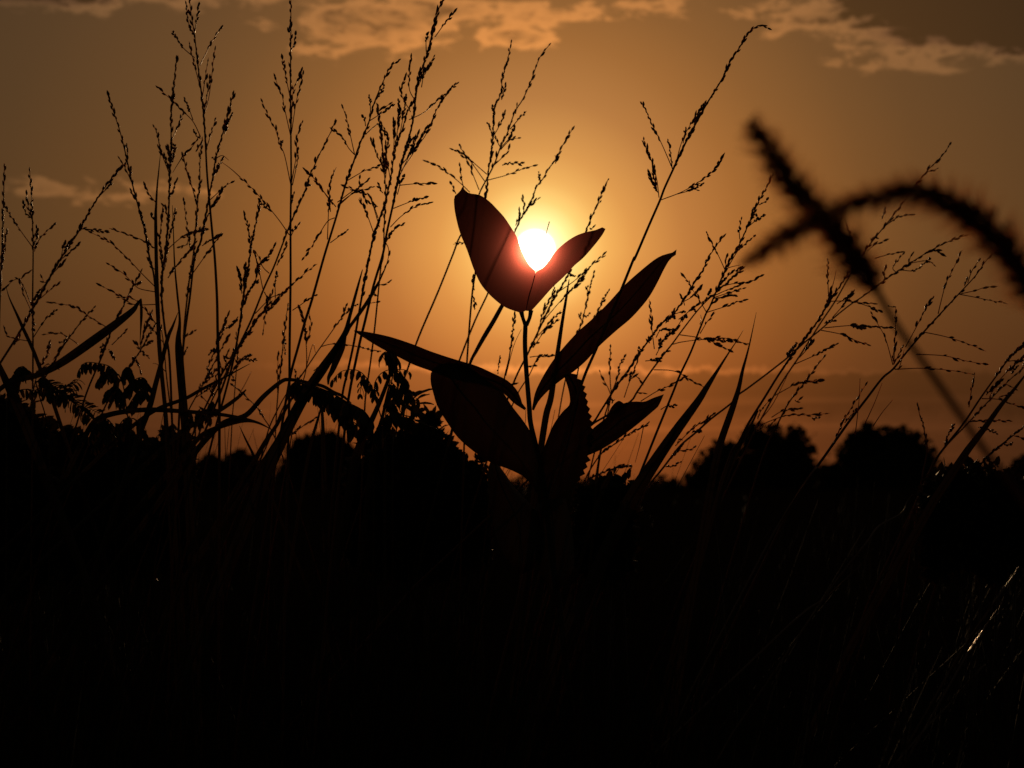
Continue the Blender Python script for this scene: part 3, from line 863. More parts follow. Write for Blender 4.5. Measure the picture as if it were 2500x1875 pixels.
stalk('grass leaning right beside the dark pointed blade near the photo edge',
      'G 2290,500 2212,580 2110,680 2030,790 1930,930 1830,1080 1720,1220 1640,1330 1560,1500',
      ['!G 1850,1080 2000,1070 2128,1075', 'G 1940,930 2050,935 2120,960 2215,992', '!G 2050,922 2100,905 2142,895', '!+G 1970,905 2010,860 2065,815', '!G 2130,770 2150,745 2172,715', '!+G 2090,705 2150,640 2225,580', '!+G 1700,1240 1730,1150 1762,1100',
       '!G 1920,1115 1980,1130 2035,1155', '+G 2020,850 2120,740 2230,640', 'G 2110,690 2160,685 2215,688'], 1.78, 4.4, 0.66, 7)
stalk('thin seeding grass parallel to the dark pointed blade, seeds close along its tip',
      'G 2290,650 2212,730 2130,800 2000,930 1850,1090 1690,1260 1600,1420', ['!G 2060,860 2100,840 2160,870', '!G 2180,770 2200,740 2215,700', '!G 1990,950 2000,900 2030,860'], 1.9, 3.0, 0.45, 12)
stalk('single drooping beaded stalk between the round-topped tree and the dark blade',
      'G 1530,980 1545,1050 1560,1080 1580,1190 1590,1260 1560,1420', ['!G 1570,1230 1590,1210 1585,1180'], 1.85, 2.6, 0.35, 10)
stalk('low seeding grass right of the dark pointed blade, close to the photo edge',
      'G 2280,1050 2212,1110 2100,1200 1990,1290 1900,1400 1860,1500', ['!G 2080,1220 2110,1230 2135,1215', '!G 2150,1170 2190,1180 2215,1180', '!G 2010,1280 2040,1240 2060,1250', '!+G 1900,1390 1880,1340 1850,1330', '!G 1960,1330 2020,1340 2040,1360'], 1.72, 3.6, 0.30, 8)
stalk('short dense seed spike leaning over the pinnate leaves',
      'B 905,430 870,500 830,570 780,680 720,800 680,910 640,1010 560,1200 480,1450', ['!B 860,520 900,500 880,520', '!B 745,740 765,700 790,680', 'B 720,900 760,860 808,808', '!B 680,930 660,900 650,940', '!+B 700,930 720,960 735,990'], 1.82, 3.6, 0.42, 6.8)
stalk('bushy little seed spike right of the arching blade tip',
      'B 988,785 950,850 900,940 860,1000 810,1070 700,1250 620,1420', ['!B 905,935 885,905 862,880', '!B 905,935 930,960 962,990', '!+B 900,930 930,800 975,690', '!+B 915,915 945,895 975,880', '!+B 865,1000 845,1020 828,1050', '!B 850,1010 870,980 905,1080'], 1.86, 3.2, 0.40, 7)
stalk('tight seed spike with a forked tip left of the straight upright grass',
      'A 1672,1288 1655,1380 1640,1460 B 1625,200 1610,300 1590,450 1560,620 1540,780 1500,1000 1450,1200 1380,1450',
      ['!B 1615,310 1600,170 1575,68', '!+B 1555,570 1545,470 1530,410', '+B 1560,610 1640,490 1660,400 1720,340 1762,266', '!+B 1560,660 1600,560 1655,490', 'B 1690,540 1660,400 1630,300', '!+B 1570,580 1575,470 1580,385', '!+B 1530,720 1500,760 1460,790'], 1.68, 4.2, 0.40, 6.4)
stalk('seeding grass between the forked spike and the straight upright grass, leaning right',
      'B 1750,560 1720,660 1640,750 1580,850 1530,930 1480,1000 1420,1100 1330,1280 1250,1450',
      ['!+B 1690,700 1740,660 1850,540', 'B 1770,600 1770,500 1785,440', '!B 1560,1005 1575,985 1603,968', 'B 1540,990 1590,995 1645,1000', '!+B 1510,990 1480,985 1448,980', '+B 1430,1080 1400,900 1465,710', '!B 1420,860 1435,800 1452,760', '!+B 1560,890 1575,850 1610,825',
       '!B 1340,1040 1370,960 1390,930', '!+B 1500,1010 1495,960 1520,920'], 1.8, 3.8, 0.32, 6.8)
stalk('upright string of seeds close along the straight upright culm',
      'B 1852,640 1835,760 1825,850 1815,950 1800,1080 1780,1300 1770,1500', ['!B 1825,860 1830,900 1833,960', '!B 1785,1210 1785,1060 1790,965', '-B 1790,1180 1800,1100 1812,1010'], 1.9, 2.6, 0.40, 11)
stalk('thin grass with two hanging seed tips right of the straight upright culm',
      'B 1930,678 1955,750 1965,840 1970,1040 1930,1200 1880,1450', ['!B 1968,900 2000,780 1985,680', '-B 1970,1040 2010,900 2028,950', '!B 1968,860 1964,820 1965,800'], 1.84, 2.4, 0.68, 10)
stalk('bent grass low in the gap under the broad diagonal blade',
      'L 25,345 80,390 200,500 240,540 280,610 350,720 430,900 500,1100', ['!L 240,545 260,580 285,612', 'L 480,790 560,740 650,670 728,622', '!L 540,750 555,745 565,735'], 1.9, 2.6, 0.75, 12)
stalk('low grass with a drooping arched seed tip at the foot of the plant',
      'M 640,660 580,700 480,750 370,830 240,920 130,1080 60,1240 0,1400', ['!M 560,710 590,700 625,670', '-M 590,700 560,850 520,1000', '!M 490,755 510,740 520,730'], 1.82, 3.0, 0.45, 9)
stalk('little grass with an arched beaded tip just above the dark meadow',
      'M 480,1075 490,1025 430,1025 360,1042 260,1080 170,1120 100,1190 60,1300', ['!M 350,1045 375,1045 400,1040', '!M 130,1150 170,1110 200,1105'], 1.88, 2.4, 0.35, 10)


stalk('thin bare-footed grass left of the stout upright blade, a few seeds at its nodding top', 'K 1300,60 1330,30 1360,80 1385,250 1405,480 1440,760 1470,1000 1480,1150',
      ['!K 1300,100 1260,60 1230,20', '!K 1375,190 1340,150 1320,110', '-K 1400,440 1330,380 1290,370'], 1.86, 3.0, 0.80, 9)
stalk('fine grass just right of the stout upright blade, its side twigs held close', 'K 1925,150 1860,260 1800,380 1730,520 1660,640 1590,770 1540,900 1500,1080',
      ['!K 1850,270 1800,260 1760,300', '!K 1740,490 1760,440 1750,400', '!+K 1700,560 1770,500 1840,400', 'K 1650,660 1740,600 1800,560'], 1.88, 2.8, 0.55, 8)
stalk('hair thin upright grass between the forked spike and the straight upright culm', 'K 1995,130 2003,300 1990,480 1978,640 1962,800 1950,1020',
      ['!K 1985,520 1960,480 1965,440', '-K 1975,700 2060,560 2120,440', '!K 1990,400 2040,330 2110,305'], 1.92, 2.4, 0.70, 10)
stalk('loose grass behind the pointed slanting blade, its twigs crossing one another', 'K 2110,110 2060,150 1990,270 1920,420 1850,560 1780,700 1720,850 1660,1020',
      ['!+K 1900,460 1960,440 2030,350', '!K 1840,580 1820,500 1850,420', '!+K 1800,660 1790,590 1830,540', 'K 1770,720 1700,640 1690,560', '!K 1930,400 1900,330 1930,260'], 1.9, 3.2, 0.45, 7.5)
stalk('low loose grass at the far left behind the sloping frond', 'K 420,210 395,300 330,420 290,560 260,720 230,900',
      ['!K 400,280 420,240 425,215', '!K 320,450 400,380 500,420', '-K 290,560 350,600 420,700', '!K 270,700 330,690 380,640'], 1.88, 2.8, 0.60, 9)
stalk('wiry grass beside the hooped blade, leaning right with a bare tip', 'J 460,1100 400,1170 330,1270 260,1400 200,1530 150,1700', ['!J 415,1130 425,1080 415,1050', '!J 380,1200 440,1150 470,1130', '!J 585,1455 500,1510 410,1575'], 1.9, 2.8, 0.80, 10)
stalk('bare thin grass rising left of the long left leaf, crossing the three dense culms', 'J 870,545 800,620 700,760 600,900 500,1050 400,1200 300,1400', ['!+J 835,575 830,540 845,510', '!J 860,560 900,510 945,495', '-J 640,850 720,830 830,830', '!J 575,1055 640,1010 700,985'], 1.84, 2.8, 0.80, 8)


# ------------------------------------------------------------------ broad grass blades
BLADE_GROUP = 'broad grass blades among the seeding stalks'


def blade(label, trace, widths, d, ground=True, name='grass_shoot', fold=0.22, tilt=0.0, mat=None):
    """trace from the tip down to where it sinks out of sight; widths in frame px at the same points"""
    c = T(trace)
    q = smooth_path([(x, y, w) for (x, y), w in zip(c, widths)], 6)
    n = len(q)
    pts = [P(x, y, d + tilt * (1 - i / n)) for i, (x, y, w) in enumerate(q)]
    ws = [max(w, 0.6) * d / FPX for x, y, w in q]
    if ground:
        low = to_ground(c[-1], (c[-1][0] - c[-2][0], c[-1][1] - c[-2][1]), d)
        pts += low
        ws += [ws[-1]] * len(low)
    base = pts[-1].copy()
    V, F = [], []
    k = len(pts)
    for i, p in enumerate(pts):
        t = (pts[min(i + 1, k - 1)] - pts[max(i - 1, 0)]).normalized()
        s = t.cross(AX_F)
        s = s.normalized() if s.length > 1e-6 else AX_R
        nrm = s.cross(t)
        tw = 0.25 * math.sin(i * 0.13 + len(label))
        s2 = (s * math.cos(tw) + nrm * math.sin(tw))
        w = ws[i] * 0.5 / max(math.cos(tw), 0.3)
        for u in (-1.0, -0.5, 0.0, 0.5, 1.0):
            V.append(p - base + s2 * (w * u) + nrm * (w * fold * 2 * abs(u)))
    for i in range(k - 1):
        for j in range(4):
            a = i * 5 + j
            F.append((a, a + 1, a + 6, a + 5))
    t = thing(name, base, label, 'grass blade', BLADE_GROUP)
    link('leaf_blade', mesh('leaf_blade', V, F, mat or M_BLADE), t)
    # keel along the back of the blade
    link('midrib', mesh('midrib', *tube_geo([p - base + AX_F * 0.0006 for p in pts], [max(w * 0.055, 0.00012) for w in ws], 5), M_BLADE), t)
    return t


blade('narrow stiff blade standing against the dense knotted spike', 'A 1032,980 1020,1100 1010,1200 1003,1320 B 1000,100 1005,400 1015,700 1025,940 1060,1300', [1, 3, 4.5, 6, 8, 9, 9.5, 10, 10], 1.7)
bt = blade('long broad blade arching right with a snapped tip', 'B 908,603 880,640 850,680 750,760 600,870 400,1010 250,1090 140,1120 30,1160 -160,1330', [4, 9, 14, 19, 22, 20, 15, 13, 12, 12], 1.6, tilt=0.02)
bpt = [P(x, y, 1.62) - bt.location for x, y in smooth_path(T('B 906,604 909,690 906,780 899,900'), 4)]
bw = [2.0, 2.6, 3.0, 3.4, 3.6, 3.5, 3.2, 2.8, 2.3, 1.8, 1.3, 0.9, 0.6]
bV, bF = [], []
for p, w in zip(bpt, bw):
    bV += [p - AX_R * (w * 1.62 / FPX), p + AX_F * 0.0008, p + AX_R * (w * 1.62 / FPX)]
for i in range(len(bpt) - 1):
    for j in (0, 1):
        bF.append((3 * i + j, 3 * i + j + 1, 3 * i + j + 4, 3 * i + j + 3))
link('snapped_tip', mesh('snapped_tip', bV, bF, M_BLADE), bt)
blade('low horizontal blade drooping at its right end', 'B 1742,1442 1660,1402 1550,1372 1400,1346 1200,1330 1000,1318 850,1324 700,1350 600,1400 520,1540', [1.5, 6, 8, 9, 10, 12, 12, 13, 13, 13], 1.62)
blade('slim blade slanting up to the right above the drooping one', 'K 2110,372 1900,485 1700,590 1560,668 1350,745 1180,850 1000,1000', [1.2, 5, 8, 9, 10, 10, 10], 1.66)
blade('pointed blade slanting up to the right from the thick culm', 'B 1582,1188 1540,1230 1460,1290 1380,1340 1200,1440 1050,1560', [3, 8, 10, 10, 11, 12], 1.66)
blade('blade arching over in a hoop, hung with pinnate leaflets below', 'J 890,1330 820,1270 740,1235 650,1185 540,1158 450,1140 370,1130 300,1145 150,1270 0,1430 B 1440,1400 1330,1500 1230,1620', [3, 7, 8, 8.5, 8, 8, 9, 10, 12, 13, 13, 14, 14], 1.6)
blade('blade curving right and meeting the drooping blade at its tip', 'B 1742,1442 1650,1398 1550,1390 1400,1432 1300,1480 1220,1560', [1, 6, 10, 11, 12, 13], 1.64)
blade('widest blade, a broad diagonal band left of the plant', 'J 985,200 960,290 930,400 900,510 870,620 840,730 760,870 640,1040 520,1225 400,1440 300,1640 L 330,1040', [2, 5, 7, 8, 9, 13, 17, 21, 25, 28, 30, 31], 1.56)
blade('short dark blade folded down beside the broad diagonal one', 'J 695,1172 700,1110 730,1050 770,950 810,860 830,790 850,710 865,650', [4, 9, 13, 17, 15, 10, 5, 3], 1.57, ground=False)
blade('slim blade branching up to the right from the broad diagonal one', 'J 1202,110 1180,180 1140,270 1100,345 1040,450 960,570 880,680 850,740 760,900 640,1100 L 560,560', [1, 2.5, 4, 7, 9, 9, 8, 8, 8, 8, 8], 1.59)
blade('narrow blade crossing low behind the broad diagonal one', 'L 600,325 560,400 480,540 400,680 300,830 200,1000 100,1150', [1, 4, 7, 9, 11, 12, 12], 1.72)
blade('blade emerging under the upper left leaf and going behind the long left leaf', 'D 1040,820 1010,870 960,960 900,1060 850,1150 810,1230 760,1400', [6, 10, 11, 11, 9, 7, 7], 1.8)
blade('slender stiff blade between the stem and the long right leaf', 'D 1447,690 1430,800 1405,950 1385,1080 1360,1250 1330,1450 1300,1560 E 1270,640', [2, 6, 8, 10, 12, 15, 16, 16], 1.7)
blade('wide speckled blade right of the plant, pointing up to the right', 'I 1298,845 1250,925 1180,1030 1110,1140 1050,1235 980,1345 M 1050,485 900,690 780,860 680,1010 600,1130 500,1290 430,1420', [0.8, 2, 3.5, 6, 9, 14, 18, 24, 28, 31, 34, 34, 34], 1.52)
blade('second pointed blade, upright, right of the wide speckled one', 'I 1405,700 1380,820 1350,960 1320,1080 1290,1190 1260,1330 1225,1450 1180,1580 M 1240,840 1190,1050 1150,1250', [0.8, 2, 3.5, 5.5, 8, 11, 14, 16, 17, 18, 18], 1.55)
blade('dark pointed blade close to the photo edge, leaning right', 'G 2330,650 2212,790 2150,870 2060,980 1960,1120 1850,1265 1740,1430 1640,1580', [1, 5, 8, 11, 14, 17, 19, 20], 1.5)
blade('thick culm sheath below the tall leaning grass', 'M 1560,560 1500,680 1440,790 1380,900 1300,1080 1240,1250', [3, 7, 9, 12, 15, 16], 1.74)
blade('dark blade at the photo edge, leaning left', 'B -60,900 -10,1030 30,1120 70,1210 130,1340', [6, 14, 18, 20, 22], 1.6)
blade('narrow blade leaning left through the thin grasses', 'B 40,530 60,600 110,710 150,800 210,930 265,1075 330,1240', [1, 3, 6, 8, 9, 10, 10], 1.68)
blade('stout upright blade wrapped round the thick culm', 'A 1108,1320 1115,1500 B 1122,380 1138,560 1155,740 1145,860 1150,960 1165,1150 1185,1380 1200,1640', [1.2, 2.6, 4, 5, 6, 13, 19, 20, 21, 22], 1.6)
blade('blade crossing the stout upright one, leaning right', 'B 1145,690 1110,780 1080,850 1040,1000 1000,1150 960,1300 900,1460', [1, 6, 9, 11, 13, 15, 15], 1.63)
blade('short upright blade below the hoop of the arching blade', 'L 775,400 782,560 788,700 790,850 795,1050', [3, 7, 9, 11, 12], 1.75)
blade('slim blade leaning right below the hoop of the arching blade', 'L 790,470 750,620 700,790 670,920 640,1080', [2, 6, 8, 8, 8], 1.72)
blade('dark blade rising towards the long left leaf', 'L 1405,60 1390,130 1350,270 1300,410 1220,600 1140,760 1080,920 1040,1100', [3, 6, 8, 10, 13, 18, 22, 24], 1.68)
blade('second dark blade rising towards the long left leaf', 'L 1360,300 1330,430 1295,600 1250,760 1215,920 1190,1100', [2, 6, 8, 12, 15, 15], 1.74)
blade('thin blade leaning left across the small faint tree', 'L 85,690 130,790 190,910 240,1020 300,1150', [1, 4, 6, 7, 7], 1.66)
blade('thin upright blade at the foot of the speckled one', 'M 240,880 222,950 205,1060 190,1220 175,1400', [2, 5, 6, 7, 7], 1.7)
blade('bent blade tip peeping over the dark meadow below the right lower leaf', 'M 330,1065 300,1130 255,1200 220,1300', [1.5, 12, 14, 10], 1.66)

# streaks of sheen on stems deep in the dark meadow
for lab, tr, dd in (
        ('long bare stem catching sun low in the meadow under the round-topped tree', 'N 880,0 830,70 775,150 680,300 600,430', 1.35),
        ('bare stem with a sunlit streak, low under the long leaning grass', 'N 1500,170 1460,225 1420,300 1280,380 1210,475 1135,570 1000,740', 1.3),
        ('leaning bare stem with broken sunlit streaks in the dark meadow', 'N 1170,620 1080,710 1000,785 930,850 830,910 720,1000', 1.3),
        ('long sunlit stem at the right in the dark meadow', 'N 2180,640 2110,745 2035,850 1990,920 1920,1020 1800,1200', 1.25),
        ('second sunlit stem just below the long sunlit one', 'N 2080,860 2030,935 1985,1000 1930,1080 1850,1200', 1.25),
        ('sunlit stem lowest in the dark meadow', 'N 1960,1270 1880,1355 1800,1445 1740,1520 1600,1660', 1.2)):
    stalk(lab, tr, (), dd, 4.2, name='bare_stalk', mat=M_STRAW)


# ------------------------------------------------------------------ pinnate plants
def leaflet_mesh():
    V, F = [], []
    prof = [(0, .12), (.2, .75), (.5, 1), (.8, .8), (1, .1)]
    for t, w in prof:
        for u in (-1, 0, 1):
            V.append((u * w * 0.19, 0.05 * abs(u) + 0.08 * math.sin(t * 3), t))
    for i in range(len(prof) - 1):
        for j in range(2):
            a = i * 3 + j
            F.append((a, a + 1, a + 4, a + 3))
    return mesh('leaflet', V, F, M_FERN)


LEAFLET = leaflet_mesh()
rp = random.Random(8)


def pinnate(label, stem, fronds, d, name='pinnate_plant'):
    """fronds: (trace from the stem to the tip, leaflet pairs, leaflet length px, hang) ; hang 1 = leaflets droop straight down"""
    c = smooth_path(T(stem), 5)
    pts = [P(x, y, d) for x, y in c] + to_ground(T(stem)[-1], (0, 1), d)
    base = pts[-1].copy()
    m = d / FPX
    t = thing(name, base, label, 'plant', 'feathery pinnate plants among the grasses')
    L = arclen(pts)
    link('stem', mesh('stem', *tube_geo([p - base for p in pts], [m * (1.5 + 2.5 * l / L[-1]) for l in L], 6), M_STEM), t)
    for tr, n, ln, hang in fronds:
        q = smooth_path(T(tr), 6)
        dd = d + rp.uniform(-0.05, 0.05)
        f = [P(x, y, d + (dd - d) * i / len(q)) for i, (x, y) in enumerate(q)]
        Lf = arclen(f)
        fr = link('frond', mesh('frond', *tube_geo([p - base for p in f], [m * (1.6 - 0.9 * l / Lf[-1]) for l in Lf], 5), M_STEM), t)
        for i in range(n):
            s = Lf[-1] * (0.12 + 0.88 * i / max(n - 1, 1))
            p = Vector(at_len(f, Lf, s))
            tg = (Vector(at_len(f, Lf, s + 4 * m)) - Vector(at_len(f, Lf, s - 4 * m))).normalized()
            for sgn in (-1, 1):
                side = tg.cross(AX_F).normalized() * sgn
                out = side * (1 - hang) + Vector((0, 0, -1)) * hang * 1.1 + tg * 0.25 + AX_F * sgn * 0.5 * (0.4 + hang)
                out = (out + Vector((rp.gauss(0, .12), rp.gauss(0, .2), rp.gauss(0, .08)))).normalized()
                o = bpy.data.objects.new('leaflet', LEAFLET)
                COL.objects.link(o)
                o.parent = fr
                o.location = p - base
                o.rotation_mode = 'QUATERNION'
                o.rotation_quaternion = out.to_track_quat('Z', 'Y') @ Quaternion((0, 0, 1), rp.uniform(-0.9, 0.9))
                k = ln * m * 1.25 * rp.uniform(0.8, 1.15) * (1 - 0.35 * (i / n) ** 2)
                o.scale = (k, k, k)
    return t


pinnate('feathery plant with two thin arching fronds below the long left leaf', 'J 1085,1170 1110,1330 1150,1480 1180,1640',
        [('J 1110,1330 1080,1230 1030,1130 960,1060 880,1045 800,1065 735,1130', 11, 24, 0.85), ('J 1085,1270 1090,1160 1140,1080 1220,1045 1330,1045 1380,1065', 8, 24, 0.85),
         ('J 1050,1180 1000,1130 980,1130 965,1250', 6, 22, 0.8)], 1.75)
pinnate('plant with big drooping leaflets hung below the hooped blade', 'J 420,1150 600,1200 760,1265 880,1340 1000,1400 1060,1500 1080,1640',
        [('J 880,1335 760,1262 600,1190 420,1150', 13, 50, 1.0), ('J 1060,1500 1000,1400 900,1340 860,1330', 9, 50, 1.0), ('J 1080,1600 1180,1440 1260,1400 1330,1440', 7, 44, 0.9),
         ('J 1010,1560 900,1480 840,1420 800,1400', 7, 44, 0.95)], 1.66)
pinnate('dark leafy sprig just under the tip half of the long left leaf', 'J 1230,880 1250,1000 1230,1150 1200,1300 1170,1500',
        [('J 1240,960 1220,900 1190,885 1150,930', 5, 30, 0.7), ('J 1250,1000 1260,930 1250,900 1230,960', 5, 36, 0.9), ('J 1240,1080 1290,1060 1330,1130 1380,1250', 7, 34, 0.8),
         ('J 1230,1150 1260,1200 1240,1300 1250,1400', 8, 36, 0.7), ('J 1215,1250 1290,1200 1330,1250 1450,1290', 7, 32, 0.4)], 1.72)
pinnate('pinnate sprig with narrow leaflets spread to the right, left of the big hanging leaf', 'J 1345,1200 1330,1330 1300,1450 1270,1560 1240,1700',
        [('J 1300,1460 1340,1370 1400,1340 1440,1390', 4, 42, 0.3), ('J 1290,1500 1340,1450 1390,1440 1420,1480', 4, 40, 0.3), ('J 1320,1380 1350,1290 1410,1290 1450,1340', 4, 42, 0.3),
         ('J 1340,1560 1400,1520 1480,1510 1590,1540', 9, 20, 0.5)], 1.78)
pinnate('feathery plant with drooping comb like fronds behind the arching blade', 'K 1000,460 1040,560 1060,700 1080,850 1090,1050',
        [('K 1010,480 930,400 830,370 720,365 670,430', 11, 26, 0.9), ('K 1020,520 950,450 880,445 830,520', 8, 30, 0.9), ('K 1030,520 1050,420 1090,410 1130,500', 8, 30, 0.9),
         ('K 1050,600 1120,520 1200,490 1250,560', 9, 34, 0.95), ('K 1050,640 980,560 940,580 900,640', 8, 30, 0.8), ('K 1060,700 1020,600 990,620 960,680', 8, 32, 0.8),
         ('K 1070,760 1140,640 1200,590 1240,620', 8, 32, 0.9)], 1.7)
pinnate('long serrated looking frond plant sloping down to the right at the left', 'K 300,520 330,640 380,800 420,1000',
        [('K 300,520 420,560 560,630 700,720 850,800', 24, 26, 0.35), ('K 320,560 460,600 600,690 740,800 800,860', 20, 28, 0.5), ('K 480,600 560,590 610,560 660,510', 8, 26, 0.4), ('K 310,530 360,490 420,560 430,640', 9, 28, 0.7)], 1.64)
pinnate('small sprig with folded leaflets by the left photo edge', 'K 180,400 150,480 110,560 60,700',
        [('K 120,540 150,430 190,395 240,430', 8, 34, 0.9), ('K 80,620 110,480 150,410 175,400', 8, 30, 0.7), ('K 100,620 200,590 300,595 340,590', 7, 22, 0.6)], 1.62)
pinnate('hanging leaflet plant under the low horizontal blade', 'K 900,860 950,940 980,1100',
        [('K 960,900 900,840 830,860 780,960', 8, 34, 0.9), ('K 970,960 1050,840 1150,850 1230,960', 9, 34, 0.9), ('K 980,1000 900,930 860,980 800,1060', 8, 34, 0.9)], 1.66)


# ------------------------------------------------------------------ leafy shrubs in the dark band
def shrub(label, blobs, view, d, n, leaf_px, stems=5, name='leafy_shrub'):
    rnd = random.Random(n + int(blobs[0][0]))
    m = d / FPX
    s = VIEW[view][2] / 2212
    cs = []
    yb = (1345 - VIEW[view][1]) / s
    ext = []
    for bx, by, br in blobs:
        y2, r2 = by, br
        while br > 55 and y2 < yb:
            y2 += r2 * 1.25
            r2 = br * 1.05
            ext.append((bx + rnd.uniform(-.3, .3) * br, y2, r2))
    dn = []
    for bi, (bx, by, br) in enumerate(list(blobs) + ext):
        (x, y), = px(view, [(bx, by)])
        c = P(x, y, d)
        c.y += rnd.uniform(-1, 1) * br * s * m * 0.6
        top = bi < len(blobs)
        cs.append((c, br * s * m * (0.85 if top else 1.0)))
        dn.append(0.5 if top else (0.34 if y < 1125 else 0.9))
    cx = sum(c.x for c, r in cs) / len(cs)
    base = Vector((cx, d, 0))
    t = thing(name, base, label, 'shrub', 'leafy shrubs in the dark band under the sky')
    V, F = [], []
    for (c, r), df in zip(cs, dn):
        for _ in range(int(n * df * (r / cs[0][1]) ** 2) + 6):
            v = Vector((rnd.gauss(0, 1), rnd.gauss(0, 1), rnd.gauss(0, 1))).normalized() * r * rnd.random() ** 0.45 * (1 + 0.22 * rnd.gauss(0, 1))
            p = c - base + v
            a = (v.normalized() + Vector((rnd.gauss(0, .7), rnd.gauss(0, .7), rnd.gauss(0, .7) - 0.2))).normalized()
            b = a.cross(Vector((rnd.gauss(0, 1), rnd.gauss(0, 1), rnd.gauss(0, 1)))).normalized()
            nn = a.cross(b)
            l = leaf_px * m * rnd.uniform(0.6, 1.25)
            w = l * 0.27
            i = len(V)
            V += [p, p + a * l * .3 + b * w + nn * l * .06, p + a * l * .7 + b * w * .8 + nn * l * .03, p + a * l, p + a * l * .7 - b * w * .8 + nn * l * .03, p + a * l * .3 - b * w + nn * l * .06]
            F += [(i, i + 1, i + 2, i + 3), (i, i + 3, i + 4, i + 5)]
    tag(link('foliage', mesh('foliage', V, F, M_BUSH, False), t), kind='stuff')
    for k in range(stems):
        c, r = cs[k % len(cs)]
        e = c - base
        a = Vector((rnd.uniform(-.03, .03), rnd.uniform(-.02, .02), 0))
        link('stem', mesh('stem', *tube_geo([a, a.lerp(e, .5) + Vector((rnd.uniform(-.02, .02), 0, .03)), e], [m * 6, m * 4.5, m * 2], 6), M_STEM), t)
    return t


shrub('dense dark shrub at the left photo edge below the arching blade', [(60, 830, 130), (180, 880, 100), (40, 1000, 180), (300, 980, 120), (-20, 740, 80), (120, 740, 50), (250, 830, 50)], 'K', 1.85, 220, 34)
shrub('low dark shrub under the sloping frond at the left', [(560, 1100, 110), (430, 1000, 92), (700, 1140, 120), (350, 1120, 130), (640, 1000, 56), (500, 950, 46)], 'K', 1.95, 200, 30)
shrub('dark shrub below the comb like fronds, small sky gaps in it', [(1000, 1060, 92), (900, 1010, 66), (1120, 1080, 90), (820, 1110, 96), (1230, 1120, 90), (1060, 950, 50), (950, 950, 40)], 'K', 1.95, 200, 28)
shrub('twiggy shrub where the thick culm sinks into the dark', [(1400, 1090, 84), (1480, 980, 52), (1330, 1130, 96), (1520, 1130, 76), (1650, 850, 40), (1750, 800, 36), (1560, 1000, 40), (1420, 960, 40)], 'K', 1.9, 170, 26)
shrub('dark round-leaved shrub between the broad blades and the big hanging leaf', [(1650, 800, 70), (1690, 655, 52), (1560, 860, 72), (1780, 900, 80), (1480, 810, 50), (1400, 890, 72), (1850, 985, 72), (1600, 745, 42), (1300, 970, 64), (1950, 1070, 62), (1730, 760, 46)], 'L', 1.9, 190, 34)
shrub('low dark shrub under the big drooping leaflets', [(1480, 990, 84), (1250, 800, 48), (1180, 850, 48), (1330, 830, 58), (1220, 1000, 84), (1100, 1040, 64), (1350, 950, 74), (1650, 1050, 104)], 'L', 1.95, 190, 30)
shrub('small twiggy shrub under the big hanging leaf, sky showing through', [(2010, 1080, 60), (1980, 1010, 40), (2080, 1110, 70), (2120, 1010, 40), (1940, 1150, 80), (2050, 1180, 110)], 'L', 1.9, 120, 24)
shrub('narrow-leaved weed right of the plant foot', [(290, 1230, 80), (190, 1270, 90), (390, 1250, 70), (330, 1130, 40), (440, 1160, 45), (120, 1300, 100), (300, 1350, 130)], 'M', 1.75, 55, 36, name='leafy_weed')
shrub('low twiggy weed at the right photo edge', [(1850, 30, 70), (1760, 80, 90), (1980, 60, 90), (2100, 110, 90), (2180, 60, 60), (1650, 110, 80)], 'N', 1.7, 110, 26, name='leafy_weed')


# ------------------------------------------------------------------ the broad-leaved plant
D0 = 1.58
(sx, sy), = T('E 1390,1660')
stem_px = T('D 1167,965 1163,1100 1170,1250 1180,1380 1190,1500 E 1198,500 1225,620 1255,740 1285,900 1310,1100 1340,1350 1380,1640')
stem_c = smooth_path(stem_px, 6)
stem_p = [P(x, y, D0 + 0.012 * math.sin(i * 0.15)) for i, (x, y) in enumerate(stem_c)]
stem_p += to_ground(stem_px[-1], (40, 290), D0 + 0.012 * math.sin(len(stem_c) * 0.15))
pbase = stem_p[-1].copy()
plant = thing('broad_leaved_plant', pbase, 'broad-leaved plant with paired upright leaves cupping the sun', 'plant')
mD = D0 / FPX
Ls = arclen(stem_p)
link('stem', mesh('stem', *tube_geo([p - pbase for p in stem_p], [mD * (5.6 + 4.5 * l / Ls[-1]) for l in Ls], 10), M_STEM), plant)


